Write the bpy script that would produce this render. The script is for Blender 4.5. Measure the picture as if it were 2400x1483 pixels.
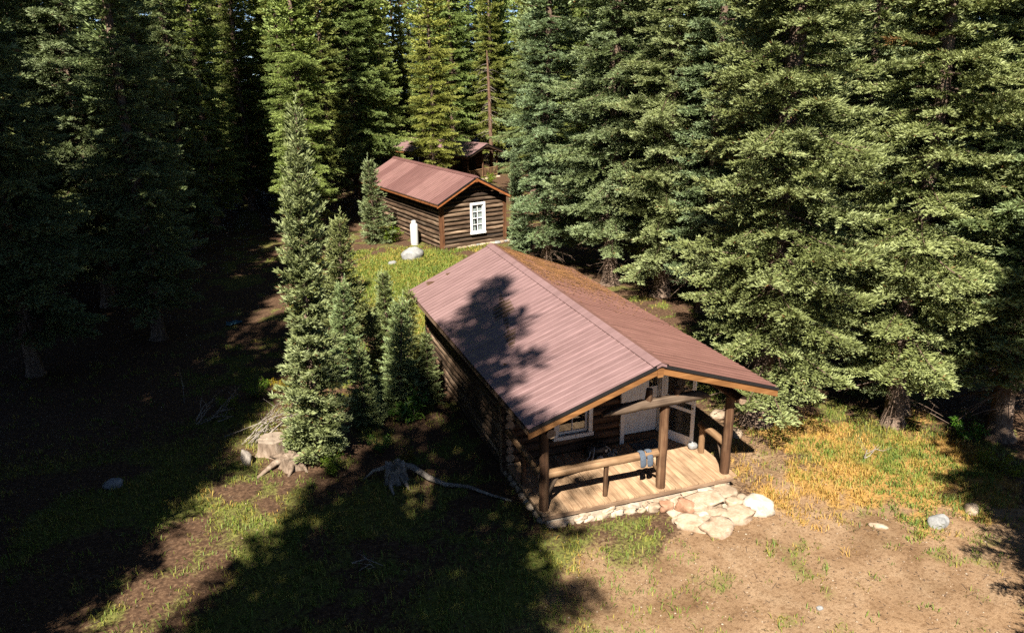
import bpy, math, random
import numpy as np
from mathutils import Matrix, Vector, Euler
from mathutils import noise as mnoise

R = math.radians
scene = bpy.context.scene
C = scene.collection
for o in list(bpy.data.objects):
    bpy.data.objects.remove(o)

# ------------------------------------------------------------------ camera, sky, sun, exposure
CAM = Vector((-5.327, -13.246, 8.990))
YAW, PITCH, ROLL = R(19.371), R(18.331), R(-0.629)
fwd = Vector((math.sin(YAW) * math.cos(PITCH), math.cos(YAW) * math.cos(PITCH), -math.sin(PITCH)))
rgt = Vector((math.cos(YAW), -math.sin(YAW), 0))
upv = rgt.cross(fwd)
r2 = math.cos(ROLL) * rgt + math.sin(ROLL) * upv
u2 = -math.sin(ROLL) * rgt + math.cos(ROLL) * upv
camd = bpy.data.cameras.new('camera')
camd.sensor_fit = 'HORIZONTAL'
camd.sensor_width = 36
camd.lens = 1854.99 / 2400 * 36
camd.clip_start = 0.1
camd.clip_end = 1000
cam = bpy.data.objects.new('camera', camd)
C.objects.link(cam)
m = Matrix((r2, u2, -fwd)).transposed().to_4x4()
m.translation = CAM
cam.matrix_world = m
scene.camera = cam

SUN = Vector((-0.331, -0.586, 0.739)).normalized()
world = bpy.data.worlds.new('World')
scene.world = world
world.use_nodes = True
wn = world.node_tree
sky = wn.nodes.new('ShaderNodeTexSky')
sky.sky_type = 'NISHITA'
sky.sun_disc = False
sky.sun_elevation = math.asin(SUN.z)
sky.sun_rotation = math.atan2(SUN.x, SUN.y)
sky.altitude = 3000
sky.air_density = 0.5
sky.dust_density = 0.2
bg = wn.nodes['Background']
bg.inputs['Strength'].default_value = 0.05
wn.links.new(sky.outputs[0], bg.inputs['Color'])

sund = bpy.data.lights.new('sun', 'SUN')
sund.energy = 5.0
sund.angle = R(0.53)
sund.color = (1.0, 0.93, 0.82)
sun = bpy.data.objects.new('sun', sund)
C.objects.link(sun)
sun.location = (-10, -20, 40)
sun.rotation_euler = SUN.to_track_quat('Z', 'Y').to_euler()

scene.view_settings.view_transform = 'Standard'
scene.view_settings.look = 'None'
scene.view_settings.exposure = 1.72
scene.view_settings.gamma = 1
scene.view_settings.use_curve_mapping = False
scene.render.engine = 'CYCLES'
scene.cycles.max_bounces = 5
scene.cycles.diffuse_bounces = 3
scene.cycles.transparent_max_bounces = 8
scene.cycles.use_denoising = False
scene.cycles.caustics_reflective = False
scene.cycles.caustics_refractive = False

# ------------------------------------------------------------------ noise and terrain
def vnoise(x, y, seed=0):
    x = np.asarray(x, float); y = np.asarray(y, float)
    xi = np.floor(x).astype(np.int64); yi = np.floor(y).astype(np.int64)
    fx = x - xi; fy = y - yi
    fx = fx * fx * (3 - 2 * fx); fy = fy * fy * (3 - 2 * fy)
    def h(a, b):
        n = (a * 374761393 + b * 668265263 + seed * 974711) & 0xffffffff
        n = ((n ^ (n >> 13)) * 1274126177) & 0xffffffff
        return ((n ^ (n >> 16)) & 0xffff) / 65535.0
    return (h(xi, yi) * (1 - fx) + h(xi + 1, yi) * fx) * (1 - fy) + (h(xi, yi + 1) * (1 - fx) + h(xi + 1, yi + 1) * fx) * fy

def fbm(x, y, seed=0, oct=4):
    s = 0; a = 0.5; n = 0
    for i in range(oct):
        s = s + a * vnoise(np.asarray(x) * 2 ** i, np.asarray(y) * 2 ** i, seed + i * 7); n += a; a *= 0.55
    return s / n

def smooth(e0, e1, v):
    t = np.clip((v - e0) / (e1 - e0), 0, 1)
    return t * t * (3 - 2 * t)

def gz(x, y):
    x = np.asarray(x, float); y = np.asarray(y, float)
    z = -0.35 - 0.035 * np.clip(x - 1.6, -3, 4) * np.exp(-((y) / 7.0) ** 2)
    amp = 0.25 + 0.75 * smooth(0, 4, np.abs(y - 4) - 6 + np.abs(x - 2.2) * 0.3)
    z = z + amp * (0.22 * (fbm(x * 0.16, y * 0.16, 3, 3) - 0.5) + 0.05 * (fbm(x * 0.9, y * 0.9, 9, 3) - 0.5))
    return z

def gzf(x, y):
    return float(gz(x, y))

# ------------------------------------------------------------------ material helpers
def new_mat(name):
    mt = bpy.data.materials.new(name)
    mt.use_nodes = True
    nt = mt.node_tree
    b = nt.nodes['Principled BSDF']
    return mt, nt, b

def node(nt, typ, **kw):
    n = nt.nodes.new(typ)
    for k, v in kw.items():
        setattr(n, k, v)
    return n

def ramp(nt, fac, stops):
    n = nt.nodes.new('ShaderNodeValToRGB')
    cr = n.color_ramp
    while len(cr.elements) < len(stops):
        cr.elements.new(0.5)
    for e, (p, c) in zip(cr.elements, stops):
        e.position = p
        e.color = (c[0], c[1], c[2], 1)
    nt.links.new(fac, n.inputs[0])
    return n.outputs[0]

def noise_tex(nt, vec, scale, detail=4, rough=0.55, dist=0.0):
    n = nt.nodes.new('ShaderNodeTexNoise')
    n.inputs['Scale'].default_value = scale
    n.inputs['Detail'].default_value = detail
    n.inputs['Roughness'].default_value = rough
    n.inputs['Distortion'].default_value = dist
    if vec is not None:
        nt.links.new(vec, n.inputs['Vector'])
    return n.outputs['Fac']

def mixc(nt, fac, a, b, mode='MIX'):
    n = nt.nodes.new('ShaderNodeMix')
    n.data_type = 'RGBA'
    n.blend_type = mode
    def put(sock, v):
        if isinstance(v, bpy.types.NodeSocket):
            nt.links.new(v, sock)
        elif isinstance(v, (int, float)):
            sock.default_value = v
        else:
            sock.default_value = (v[0], v[1], v[2], 1)
    put(n.inputs[0], fac); put(n.inputs[6], a); put(n.inputs[7], b)
    return n.outputs[2]

def mathn(nt, op, a, b=None, clamp=False):
    n = nt.nodes.new('ShaderNodeMath')
    n.operation = op
    n.use_clamp = clamp
    for i, v in enumerate((a, b)):
        if v is None:
            continue
        if isinstance(v, bpy.types.NodeSocket):
            nt.links.new(v, n.inputs[i])
        else:
            n.inputs[i].default_value = v
    return n.outputs[0]

def bump(nt, b, h, strength=0.3, dist=0.02):
    n = nt.nodes.new('ShaderNodeBump')
    n.inputs['Strength'].default_value = strength
    n.inputs['Distance'].default_value = dist
    nt.links.new(h, n.inputs['Height'])
    nt.links.new(n.outputs[0], b.inputs['Normal'])

def local_vec(nt, scale=(1, 1, 1), rnd=True):
    tc = nt.nodes.new('ShaderNodeTexCoord')
    mp = nt.nodes.new('ShaderNodeMapping')
    mp.inputs['Scale'].default_value = scale
    nt.links.new(tc.outputs['Object'], mp.inputs['Vector'])
    if rnd:
        oi = nt.nodes.new('ShaderNodeObjectInfo')
        ml = nt.nodes.new('ShaderNodeMath'); ml.operation = 'MULTIPLY'; ml.inputs[1].default_value = 57.0
        nt.links.new(oi.outputs['Random'], ml.inputs[0])
        cb = nt.nodes.new('ShaderNodeCombineXYZ')
        for i in range(3):
            nt.links.new(ml.outputs[0], cb.inputs[i])
        nt.links.new(cb.outputs[0], mp.inputs['Location'])
    return mp.outputs[0]

def wood(name, cols, grain=(1.2, 16, 16), rough=0.75, blot=1.5, rndv=0.25, bs=0.35):
    mt, nt, b = new_mat(name)
    v = local_vec(nt, grain)
    f1 = noise_tex(nt, v, 1.0, 6, 0.65, 0.6)
    col = ramp(nt, f1, [(0.28, cols[0]), (0.5, cols[1]), (0.72, cols[2])])
    v2 = local_vec(nt, (1, 1, 1))
    f2 = noise_tex(nt, v2, blot, 3)
    dk = ramp(nt, f2, [(0.3, (0.5, 0.47, 0.45)), (0.6, (1, 1, 1))])
    col = mixc(nt, 0.75, col, dk, 'MULTIPLY')
    oi = nt.nodes.new('ShaderNodeObjectInfo')
    mr = nt.nodes.new('ShaderNodeMapRange')
    mr.inputs[3].default_value = 1 - rndv; mr.inputs[4].default_value = 1 + rndv
    nt.links.new(oi.outputs['Random'], mr.inputs[0])
    hs = nt.nodes.new('ShaderNodeHueSaturation')
    nt.links.new(mr.outputs[0], hs.inputs['Value'])
    nt.links.new(col, hs.inputs['Color'])
    nt.links.new(hs.outputs[0], b.inputs['Base Color'])
    b.inputs['Roughness'].default_value = rough
    b.inputs['Specular IOR Level'].default_value = 0.25
    bump(nt, b, f1, bs, 0.02)
    return mt

def plain(name, col, rough=0.6, var=0.15, scale=8, spec=0.3, metallic=0.0, bs=0.1):
    mt, nt, b = new_mat(name)
    v = local_vec(nt)
    f = noise_tex(nt, v, scale, 5)
    lo = tuple(c * (1 - var) for c in col); hi = tuple(min(1, c * (1 + var)) for c in col)
    nt.links.new(ramp(nt, f, [(0.3, lo), (0.7, hi)]), b.inputs['Base Color'])
    b.inputs['Roughness'].default_value = rough
    b.inputs['Specular IOR Level'].default_value = spec
    b.inputs['Metallic'].default_value = metallic
    if bs:
        bump(nt, b, f, bs, 0.01)
    return mt

M = {}
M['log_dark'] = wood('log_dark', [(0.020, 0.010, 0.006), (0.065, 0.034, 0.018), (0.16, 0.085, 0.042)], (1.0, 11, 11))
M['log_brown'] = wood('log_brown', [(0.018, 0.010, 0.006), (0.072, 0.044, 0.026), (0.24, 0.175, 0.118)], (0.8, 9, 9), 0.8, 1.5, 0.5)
M['corner_wood'] = wood('corner_wood', [(0.03, 0.013, 0.007), (0.10, 0.042, 0.018), (0.17, 0.085, 0.04)], (9, 9, 1.0))
M['log_post'] = wood('log_post', [(0.022, 0.011, 0.006), (0.075, 0.036, 0.017), (0.17, 0.105, 0.058)], (0.6, 15, 15), 0.8, 3.5, 0.25, 0.6)
M['log_grey'] = wood('log_grey', [(0.022, 0.014, 0.009), (0.075, 0.050, 0.033), (0.15, 0.110, 0.076)], (0.6, 16, 16), 0.8, 2.5)
M['rail_tan'] = wood('rail_tan', [(0.065, 0.034, 0.016), (0.19, 0.112, 0.056), (0.30, 0.195, 0.112)], (0.6, 15, 15), 0.8, 3.0, 0.2, 0.6)
M['plank'] = wood('plank', [(0.21, 0.125, 0.068), (0.34, 0.222, 0.130), (0.42, 0.295, 0.185)], (16, 0.9, 16), 0.8, 2.2, 0.14, 0.2)
M['rake'] = wood('rake', [(0.13, 0.055, 0.018), (0.22, 0.10, 0.034), (0.30, 0.155, 0.060)], (0.9, 12, 12), 0.6, 1.5, 0.1, 0.2)
M['fascia_red'] = wood('fascia_red', [(0.13, 0.040, 0.014), (0.24, 0.082, 0.026), (0.33, 0.15, 0.06)], (1.2, 12, 12), 0.6)
M['end_grain'] = plain('end_grain', (0.19, 0.13, 0.085), 0.85, 0.35, 18)
M['deck_rim'] = wood('deck_rim', [(0.10, 0.062, 0.038), (0.17, 0.11, 0.07), (0.23, 0.16, 0.105)], (0.9, 14, 14))
M['white_paint'] = plain('white_paint', (0.56, 0.53, 0.49), 0.55, 0.07, 5)
M['white_bright'] = plain('white_bright', (0.74, 0.73, 0.71), 0.5, 0.05, 5)
M['door_grey'] = plain('door_grey', (0.58, 0.56, 0.52), 0.6, 0.08, 4)
M['black_band'] = plain('black_band', (0.008, 0.007, 0.007), 0.7, 0.2, 10)
M['under_board'] = wood('under_board', [(0.03, 0.018, 0.01), (0.07, 0.042, 0.025), (0.11, 0.07, 0.045)], (1, 12, 12))
M['gap_shade'] = plain('gap_shade', (0.015, 0.012, 0.010), 0.9, 0.2, 3)  # near-black, the shade between the logs put into the colour
M['mat_grey'] = plain('mat_grey', (0.085, 0.09, 0.09), 0.9, 0.3, 60)
M['pack_black'] = plain('pack_black', (0.012, 0.012, 0.013), 0.55, 0.4, 20, 0.4)
M['pack_grey'] = plain('pack_grey', (0.24, 0.24, 0.23), 0.7, 0.2, 20)
M['cap_grey'] = plain('cap_grey', (0.36, 0.34, 0.31), 0.8, 0.1, 40)
M['patch_gold'] = plain('patch_gold', (0.42, 0.25, 0.09), 0.7, 0.1, 30)
M['sock_blue'] = plain('sock_blue', (0.060, 0.075, 0.098), 0.9, 0.25, 35)
M['sandal_grey'] = plain('sandal_grey', (0.17, 0.175, 0.17), 0.7, 0.2, 20)
M['tank_white'] = plain('tank_white', (0.46, 0.46, 0.45), 0.4, 0.06, 4)
M['brass'] = plain('brass', (0.25, 0.19, 0.09), 0.4, 0.2, 10, 0.5, 0.8)
M['curtain'] = plain('curtain', (0.62, 0.62, 0.60), 0.9, 0.12, 9)
M['tarp_blue'] = plain('tarp_blue', (0.03, 0.09, 0.12), 0.6, 0.2, 6)
M['mortar'] = plain('mortar', (0.31, 0.255, 0.195), 0.9, 0.25, 9, bs=0.4)

def rock_mat(name, a, b_, c_):
    mt, nt, b = new_mat(name)
    v = local_vec(nt)
    f = noise_tex(nt, v, 3.0, 8, 0.62, 0.8)
    f2 = noise_tex(nt, v, 22.0, 4)
    col = ramp(nt, f, [(0.28, a), (0.5, b_), (0.72, c_)])
    col = mixc(nt, 0.4, col, ramp(nt, f2, [(0.35, (0.55, 0.53, 0.5)), (0.65, (1.15, 1.15, 1.15))]), 'MULTIPLY')
    nt.links.new(col, b.inputs['Base Color'])
    b.inputs['Roughness'].default_value = 0.85
    b.inputs['Specular IOR Level'].default_value = 0.2
    bump(nt, b, f, 0.5, 0.04)
    return mt
M['rock_cream'] = rock_mat('rock_cream', (0.22, 0.15, 0.095), (0.35, 0.27, 0.195), (0.44, 0.37, 0.29))
M['rock_pink'] = rock_mat('rock_pink', (0.20, 0.13, 0.085), (0.32, 0.235, 0.165), (0.40, 0.33, 0.26))
M['rock_red'] = rock_mat('rock_red', (0.19, 0.095, 0.055), (0.29, 0.16, 0.10), (0.34, 0.22, 0.15))
M['rock_grey'] = rock_mat('rock_grey', (0.12, 0.12, 0.12), (0.22, 0.22, 0.215), (0.32, 0.31, 0.30))
M['rock_white'] = rock_mat('rock_white', (0.25, 0.20, 0.15), (0.41, 0.36, 0.29), (0.50, 0.46, 0.40))
M['rock_tan'] = rock_mat('rock_tan', (0.17, 0.12, 0.08), (0.29, 0.22, 0.155), (0.36, 0.30, 0.23))

# metal roofing
def metal(name, col, var, rough=0.42):
    mt, nt, b = new_mat(name)
    oi = nt.nodes.new('ShaderNodeObjectInfo')
    c1 = tuple(c * (1 - var) for c in col); c2 = tuple(min(1, c * (1 + var)) for c in col)
    c2 = (c2[0], c2[1] * (1 + var * .5), c2[2] * (1 + var * .5))
    colr = ramp(nt, oi.outputs['Random'], [(0.0, c1), (1.0, c2)])
    tc = nt.nodes.new('ShaderNodeTexCoord')
    mp = nt.nodes.new('ShaderNodeMapping'); mp.inputs['Scale'].default_value = (0.7, 3.0, 0.7)
    nt.links.new(tc.outputs['Object'], mp.inputs['Vector'])
    f = noise_tex(nt, mp.outputs[0], 2.0, 6, 0.6)
    colr = mixc(nt, 0.8, colr, ramp(nt, f, [(0.3, (0.72, 0.69, 0.67)), (0.7, (1.18, 1.18, 1.18))]), 'MULTIPLY')
    f3 = noise_tex(nt, tc.outputs['Object'], 60.0, 2)
    colr = mixc(nt, 0.22, colr, ramp(nt, f3, [(0.42, (0.72, 0.7, 0.68)), (0.6, (1.1, 1.1, 1.1))]), 'MULTIPLY')
    nt.links.new(colr, b.inputs['Base Color'])
    b.inputs['Roughness'].default_value = rough
    b.inputs['Specular IOR Level'].default_value = 0.5
    bump(nt, b, f, 0.08, 0.01)
    return mt
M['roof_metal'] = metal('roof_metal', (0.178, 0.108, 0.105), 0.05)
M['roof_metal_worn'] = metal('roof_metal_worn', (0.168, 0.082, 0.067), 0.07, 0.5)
M['roof_metal_far'] = metal('roof_metal_far', (0.152, 0.074, 0.067), 0.26)

# glass and screen
def glass(name, refl=0.35):
    mt, nt, b = new_mat(name)
    nt.nodes.remove(b)
    out = nt.nodes['Material Output']
    g = nt.nodes.new('ShaderNodeBsdfGlossy'); g.inputs['Roughness'].default_value = 0.02
    t = nt.nodes.new('ShaderNodeBsdfTransparent'); t.inputs[0].default_value = (0.75, 0.78, 0.78, 1)
    mx = nt.nodes.new('ShaderNodeMixShader')
    lw = nt.nodes.new('ShaderNodeLayerWeight'); lw.inputs[0].default_value = 0.5
    k = mathn(nt, 'ADD', mathn(nt, 'MULTIPLY', mathn(nt, 'POWER', lw.outputs['Facing'], 4.0), 0.6), refl, True)
    nt.links.new(k, mx.inputs[0]); nt.links.new(t.outputs[0], mx.inputs[1]); nt.links.new(g.outputs[0], mx.inputs[2])
    nt.links.new(mx.outputs[0], out.inputs[0])
    return mt
M['glass'] = glass('glass', 0.12)
M['glass_clear'] = glass('glass_clear', 0.02)
def screen_mesh():
    mt, nt, b = new_mat('insect_screen')
    out = nt.nodes['Material Output']
    b.inputs['Base Color'].default_value = (0.02, 0.02, 0.02, 1)
    b.inputs['Roughness'].default_value = 0.7
    t = nt.nodes.new('ShaderNodeBsdfTransparent')
    mx = nt.nodes.new('ShaderNodeMixShader'); mx.inputs[0].default_value = 0.62
    nt.links.new(t.outputs[0], mx.inputs[1]); nt.links.new(b.outputs[0], mx.inputs[2])
    nt.links.new(mx.outputs[0], out.inputs[0])
    return mt
M['screen'] = screen_mesh()

# foliage, coloured by a per-twig attribute and by the object's own colour
def foliage(name, stops, trans=0.0, rough=0.55, usecol=True):
    mt, nt, b = new_mat(name)
    at = nt.nodes.new('ShaderNodeAttribute'); at.attribute_name = 'tint'
    sp = nt.nodes.new('ShaderNodeSeparateColor')
    nt.links.new(at.outputs['Color'], sp.inputs[0])
    col = ramp(nt, sp.outputs[0], stops)
    if usecol:
        oi = nt.nodes.new('ShaderNodeObjectInfo')
        col = mixc(nt, 1.0, col, oi.outputs['Color'], 'MULTIPLY')
    col = mixc(nt, sp.outputs[1], col, (0.16, 0.065, 0.022))
    nt.links.new(col, b.inputs['Base Color'])
    b.inputs['Roughness'].default_value = rough
    b.inputs['Specular IOR Level'].default_value = 0.25
    if trans:
        tr = nt.nodes.new('ShaderNodeBsdfTranslucent')
        nt.links.new(col, tr.inputs[0])
        mx = nt.nodes.new('ShaderNodeMixShader'); mx.inputs[0].default_value = trans
        nt.links.new(b.outputs[0], mx.inputs[1]); nt.links.new(tr.outputs[0], mx.inputs[2])
        nt.links.new(mx.outputs[0], nt.nodes['Material Output'].inputs[0])
    return mt
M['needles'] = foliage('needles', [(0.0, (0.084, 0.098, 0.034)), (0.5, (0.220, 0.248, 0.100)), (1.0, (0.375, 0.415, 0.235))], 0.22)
M['leaves'] = foliage('leaves', [(0.0, (0.05, 0.09, 0.02)), (0.5, (0.09, 0.15, 0.03)), (1.0, (0.16, 0.20, 0.04))], 0.3, 0.4)
M['blades'] = foliage('blades', [(0.0, (0.055, 0.095, 0.016)), (0.4, (0.125, 0.175, 0.026)), (0.7, (0.25, 0.21, 0.040)), (1.0, (0.38, 0.22, 0.055))], 0.25, 0.6, False)

def bark(name, a, b_, c_):
    mt, nt, b = new_mat(name)
    v = local_vec(nt, (1, 1, 0.35))
    f = noise_tex(nt, v, 9.0, 6, 0.65, 0.5)
    nt.links.new(ramp(nt, f, [(0.3, a), (0.52, b_), (0.72, c_)]), b.inputs['Base Color'])
    b.inputs['Roughness'].default_value = 0.9
    b.inputs['Specular IOR Level'].default_value = 0.15
    bump(nt, b, f, 0.8, 0.05)
    return mt
M['bark'] = bark('bark', (0.05, 0.032, 0.022), (0.13, 0.090, 0.065), (0.22, 0.165, 0.125))
M['dead_wood'] = bark('dead_wood', (0.10, 0.082, 0.065), (0.21, 0.18, 0.15), (0.31, 0.275, 0.235))
M['stump_wood'] = bark('stump_wood', (0.07, 0.048, 0.033), (0.17, 0.125, 0.09), (0.27, 0.215, 0.165))

# ------------------------------------------------------------------ mesh helpers
def np_mesh(name, verts, faces, mat, tint=None, smooth_=False):
    """verts (N,3); faces (M,k) all of one size."""
    me = bpy.data.meshes.new(name)
    verts = np.ascontiguousarray(verts, np.float32); faces = np.ascontiguousarray(faces, np.int32)
    nf, k = faces.shape
    me.vertices.add(len(verts)); me.vertices.foreach_set('co', verts.ravel())
    me.loops.add(nf * k); me.loops.foreach_set('vertex_index', faces.ravel())
    me.polygons.add(nf)
    me.polygons.foreach_set('loop_start', np.arange(0, nf * k, k, dtype=np.int32))
    try:
        me.polygons.foreach_set('loop_total', np.full(nf, k, np.int32))
    except Exception:
        pass
    if smooth_:
        me.polygons.foreach_set('use_smooth', np.ones(nf, bool))
    me.update(calc_edges=True)
    if tint is not None:
        at = me.color_attributes.new('tint', 'FLOAT_COLOR', 'POINT')
        at.data.foreach_set('color', np.ascontiguousarray(tint, np.float32).ravel())
    if mat:
        me.materials.append(mat)
    return me

def link(name, data, parent=None, loc=(0, 0, 0), rot=(0, 0, 0), scale=(1, 1, 1)):
    o = bpy.data.objects.new(name, data)
    C.objects.link(o)
    o.location = loc; o.rotation_euler = rot; o.scale = scale
    if parent is not None:
        o.parent = parent
    return o

def tag(o, label=None, cat=None, group=None, kind=None):
    if label: o['label'] = label
    if cat: o['category'] = cat
    if group: o['group'] = group
    if kind: o['kind'] = kind
    return o

def thing(name, label, cat, loc=(0, 0, 0), rz=0, group=None):
    o = link(name, None, None, loc, (0, 0, rz))
    o.empty_display_size = 0.3
    return tag(o, label, cat, group)

class MB:
    def __init__(s):
        s.v = []; s.f = []; s.mi = []
    def add(s, vs, fs, mi=0):
        n = len(s.v)
        s.v += [tuple(v) for v in vs]
        for f in fs:
            s.f.append(tuple(i + n for i in f)); s.mi.append(mi)
    def box(s, x0, x1, y0, y1, z0, z1, mi=0):
        s.add([(x0, y0, z0), (x1, y0, z0), (x1, y1, z0), (x0, y1, z0), (x0, y0, z1), (x1, y0, z1), (x1, y1, z1), (x0, y1, z1)],
              [(3, 2, 1, 0), (4, 5, 6, 7), (0, 1, 5, 4), (1, 2, 6, 5), (2, 3, 7, 6), (3, 0, 4, 7)], mi)
    def hexa(s, p, mi=0):
        """eight corners: bottom ring 0-3, top ring 4-7"""
        s.add(p, [(3, 2, 1, 0), (4, 5, 6, 7), (0, 1, 5, 4), (1, 2, 6, 5), (2, 3, 7, 6), (3, 0, 4, 7)], mi)
    def tube(s, pts, rads, n=6, mi=0, cap=True):
        pts = [Vector(p) for p in pts]
        base = len(s.v); rings = []
        for i, p in enumerate(pts):
            d = (pts[min(i + 1, len(pts) - 1)] - pts[max(i - 1, 0)])
            d = d.normalized() if d.length > 1e-9 else Vector((0, 0, 1))
            a = d.cross(Vector((0, 0, 1)))
            if a.length < 1e-3: a = d.cross(Vector((0, 1, 0)))
            a.normalize(); b = d.cross(a)
            rings.append([p + rads[i] * (math.cos(2 * math.pi * k / n) * a + math.sin(2 * math.pi * k / n) * b) for k in range(n)])
        vs = [q for rg in rings for q in rg]; fs = []
        for i in range(len(pts) - 1):
            for k in range(n):
                fs.append((i * n + k, i * n + (k + 1) % n, (i + 1) * n + (k + 1) % n, (i + 1) * n + k))
        if cap:
            fs.append(tuple(range(n - 1, -1, -1))); fs.append(tuple((len(pts) - 1) * n + k for k in range(n)))
        s.add(vs, fs, mi)
    def build(s, name, mats, parent=None, loc=(0, 0, 0), rot=(0, 0, 0), sm=False, bevel=0):
        me = bpy.data.meshes.new(name)
        me.from_pydata(s.v, [], s.f)
        if not isinstance(mats, (list, tuple)): mats = [mats]
        for mt in mats: me.materials.append(mt)
        me.polygons.foreach_set('material_index', s.mi)
        if sm: me.polygons.foreach_set('use_smooth', [True] * len(s.f))
        me.update()
        o = link(name, me, parent, loc, rot)
        if bevel:
            bv = o.modifiers.new('bevel', 'BEVEL'); bv.width = bevel; bv.segments = 2; bv.limit_method = 'ANGLE'
        return o

rl = random.Random(5)
def make_log(name, p0, p1, r0, r1, mat, parent=None, sides=10, segs=6, wob=0.012, taper=None, end=None):
    """a slightly crooked log from p0 to p1; local X runs along it"""
    p0 = Vector(p0); p1 = Vector(p1); L = (p1 - p0).length
    mb = MB(); vs = []; fs = []
    for i in range(segs + 1):
        t = i / segs
        r = r0 + (r1 - r0) * t
        oy = rl.uniform(-wob, wob) if 0 < i < segs else 0
        oz = rl.uniform(-wob, wob) if 0 < i < segs else 0
        for k in range(sides):
            a = 2 * math.pi * k / sides
            rr = r * (1 + rl.uniform(-0.045, 0.045))
            y = oy + rr * math.cos(a); z = oz + rr * math.sin(a)
            if taper: y, z = taper(t, y, z, r)
            vs.append((L * t, y, z))
    for i in range(segs):
        for k in range(sides):
            fs.append((i * sides + k, i * sides + (k + 1) % sides, (i + 1) * sides + (k + 1) % sides, (i + 1) * sides + k))
    mb.add(vs, [f[::-1] for f in fs])
    n = len(fs)
    mb.add(vs[:sides], [tuple(range(sides))], 1)
    mb.add(vs[-sides:], [tuple(range(sides - 1, -1, -1))], 1)
    q = (p1 - p0).normalized().to_track_quat('X', 'Z')
    o = mb.build(name, [mat, end or M['end_grain']], parent, p0, q.to_euler())
    o.data.polygons.foreach_set('use_smooth', [True] * n + [False, False])
    return o

def rock_mesh(name, size, seed, mat, sub=3, rough=0.22, flat=0.0, power=2.6):
    import bmesh
    bm = bmesh.new()
    bmesh.ops.create_icosphere(bm, subdivisions=sub, radius=1)
    off = Vector((seed * 3.17, seed * 1.31, seed * 7.7))
    for v in bm.verts:
        d = v.co.normalized()
        k = (abs(d.x) ** power + abs(d.y) ** power + abs(d.z) ** power) ** (-1 / power)
        r = k * (1 + rough * mnoise.noise(d * 1.3 + off) + rough * 0.45 * mnoise.noise(d * 3.4 + off) + rough * 0.2 * mnoise.noise(d * 8 + off))
        c = d * r
        if flat and c.z > flat: c.z = flat + (c.z - flat) * 0.18
        v.co = Vector((c.x * size[0], c.y * size[1], c.z * size[2]))
    me = bpy.data.meshes.new(name)
    bm.to_mesh(me); bm.free()
    me.materials.append(mat)
    me.polygons.foreach_set('use_smooth', [True] * len(me.polygons))
    me.update()
    return me

# ------------------------------------------------------------------ ground
def zones(x, y):
    """grass, golden dry grass, bare dirt, each 0..1"""
    n1 = fbm(x * 0.55, y * 0.55, 21, 4); n2 = fbm(x * 1.7, y * 1.7, 33, 3)
    d = np.hypot((x - 4.4) / 6.0, (y + 4.6) / 4.4)
    dirt = smooth(1.12, 0.82, d + (n1 - 0.5) * 0.75)
    d2 = np.hypot((x - 5.7) / 1.5, (y - 1.2) / 3.2)
    dirt = np.maximum(dirt, 0.6 * smooth(1.2, 0.6, d2 + (n1 - .5) * .5))
    d3 = np.hypot((x - 13.5) / 2.0, (y - 17.5) / 3.0)
    dirt = np.maximum(dirt, smooth(1.2, 0.7, d3))
    dgold = np.hypot((x - 8.6) / 3.1, (y + 0.2) / 2.5)
    gold = smooth(1.25, 0.35, dgold + (n2 - 0.5) * 1.5)
    dlawn = np.hypot((x - 2.0) / 3.3, (y - 17.5) / 9.0)
    lawn = smooth(1.15, 0.7, dlawn + (n1 - 0.5) * 0.6)
    dg = np.hypot((x + 0.6) / 2.9, (y + 2.6) / 2.6)
    patch = smooth(1.2, 0.55, dg + (n2 - 0.5) * 1.0)
    strip = smooth(0.36, 0.55, n1) * smooth(2, -2, np.abs(y - 2) - 5) * smooth(-1, -3, x)
    grass = np.maximum(np.maximum(lawn, patch * 0.8), strip * 0.65)
    wild = 0.75 * smooth(0.44, 0.62, n2) * (1 - dirt) * (0.35 + 0.65 * smooth(-9, -6, x))
    grass = np.clip(np.maximum(grass, wild * 0.75), 0, 1)
    spots = smooth(0.60, 0.70, n2) * 0.8
    grass = np.maximum(grass * (1 - 0.75 * dirt), spots * dirt * 0.6)
    dirt = dirt * (1 - gold * 0.7)
    return grass, gold, dirt

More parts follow.
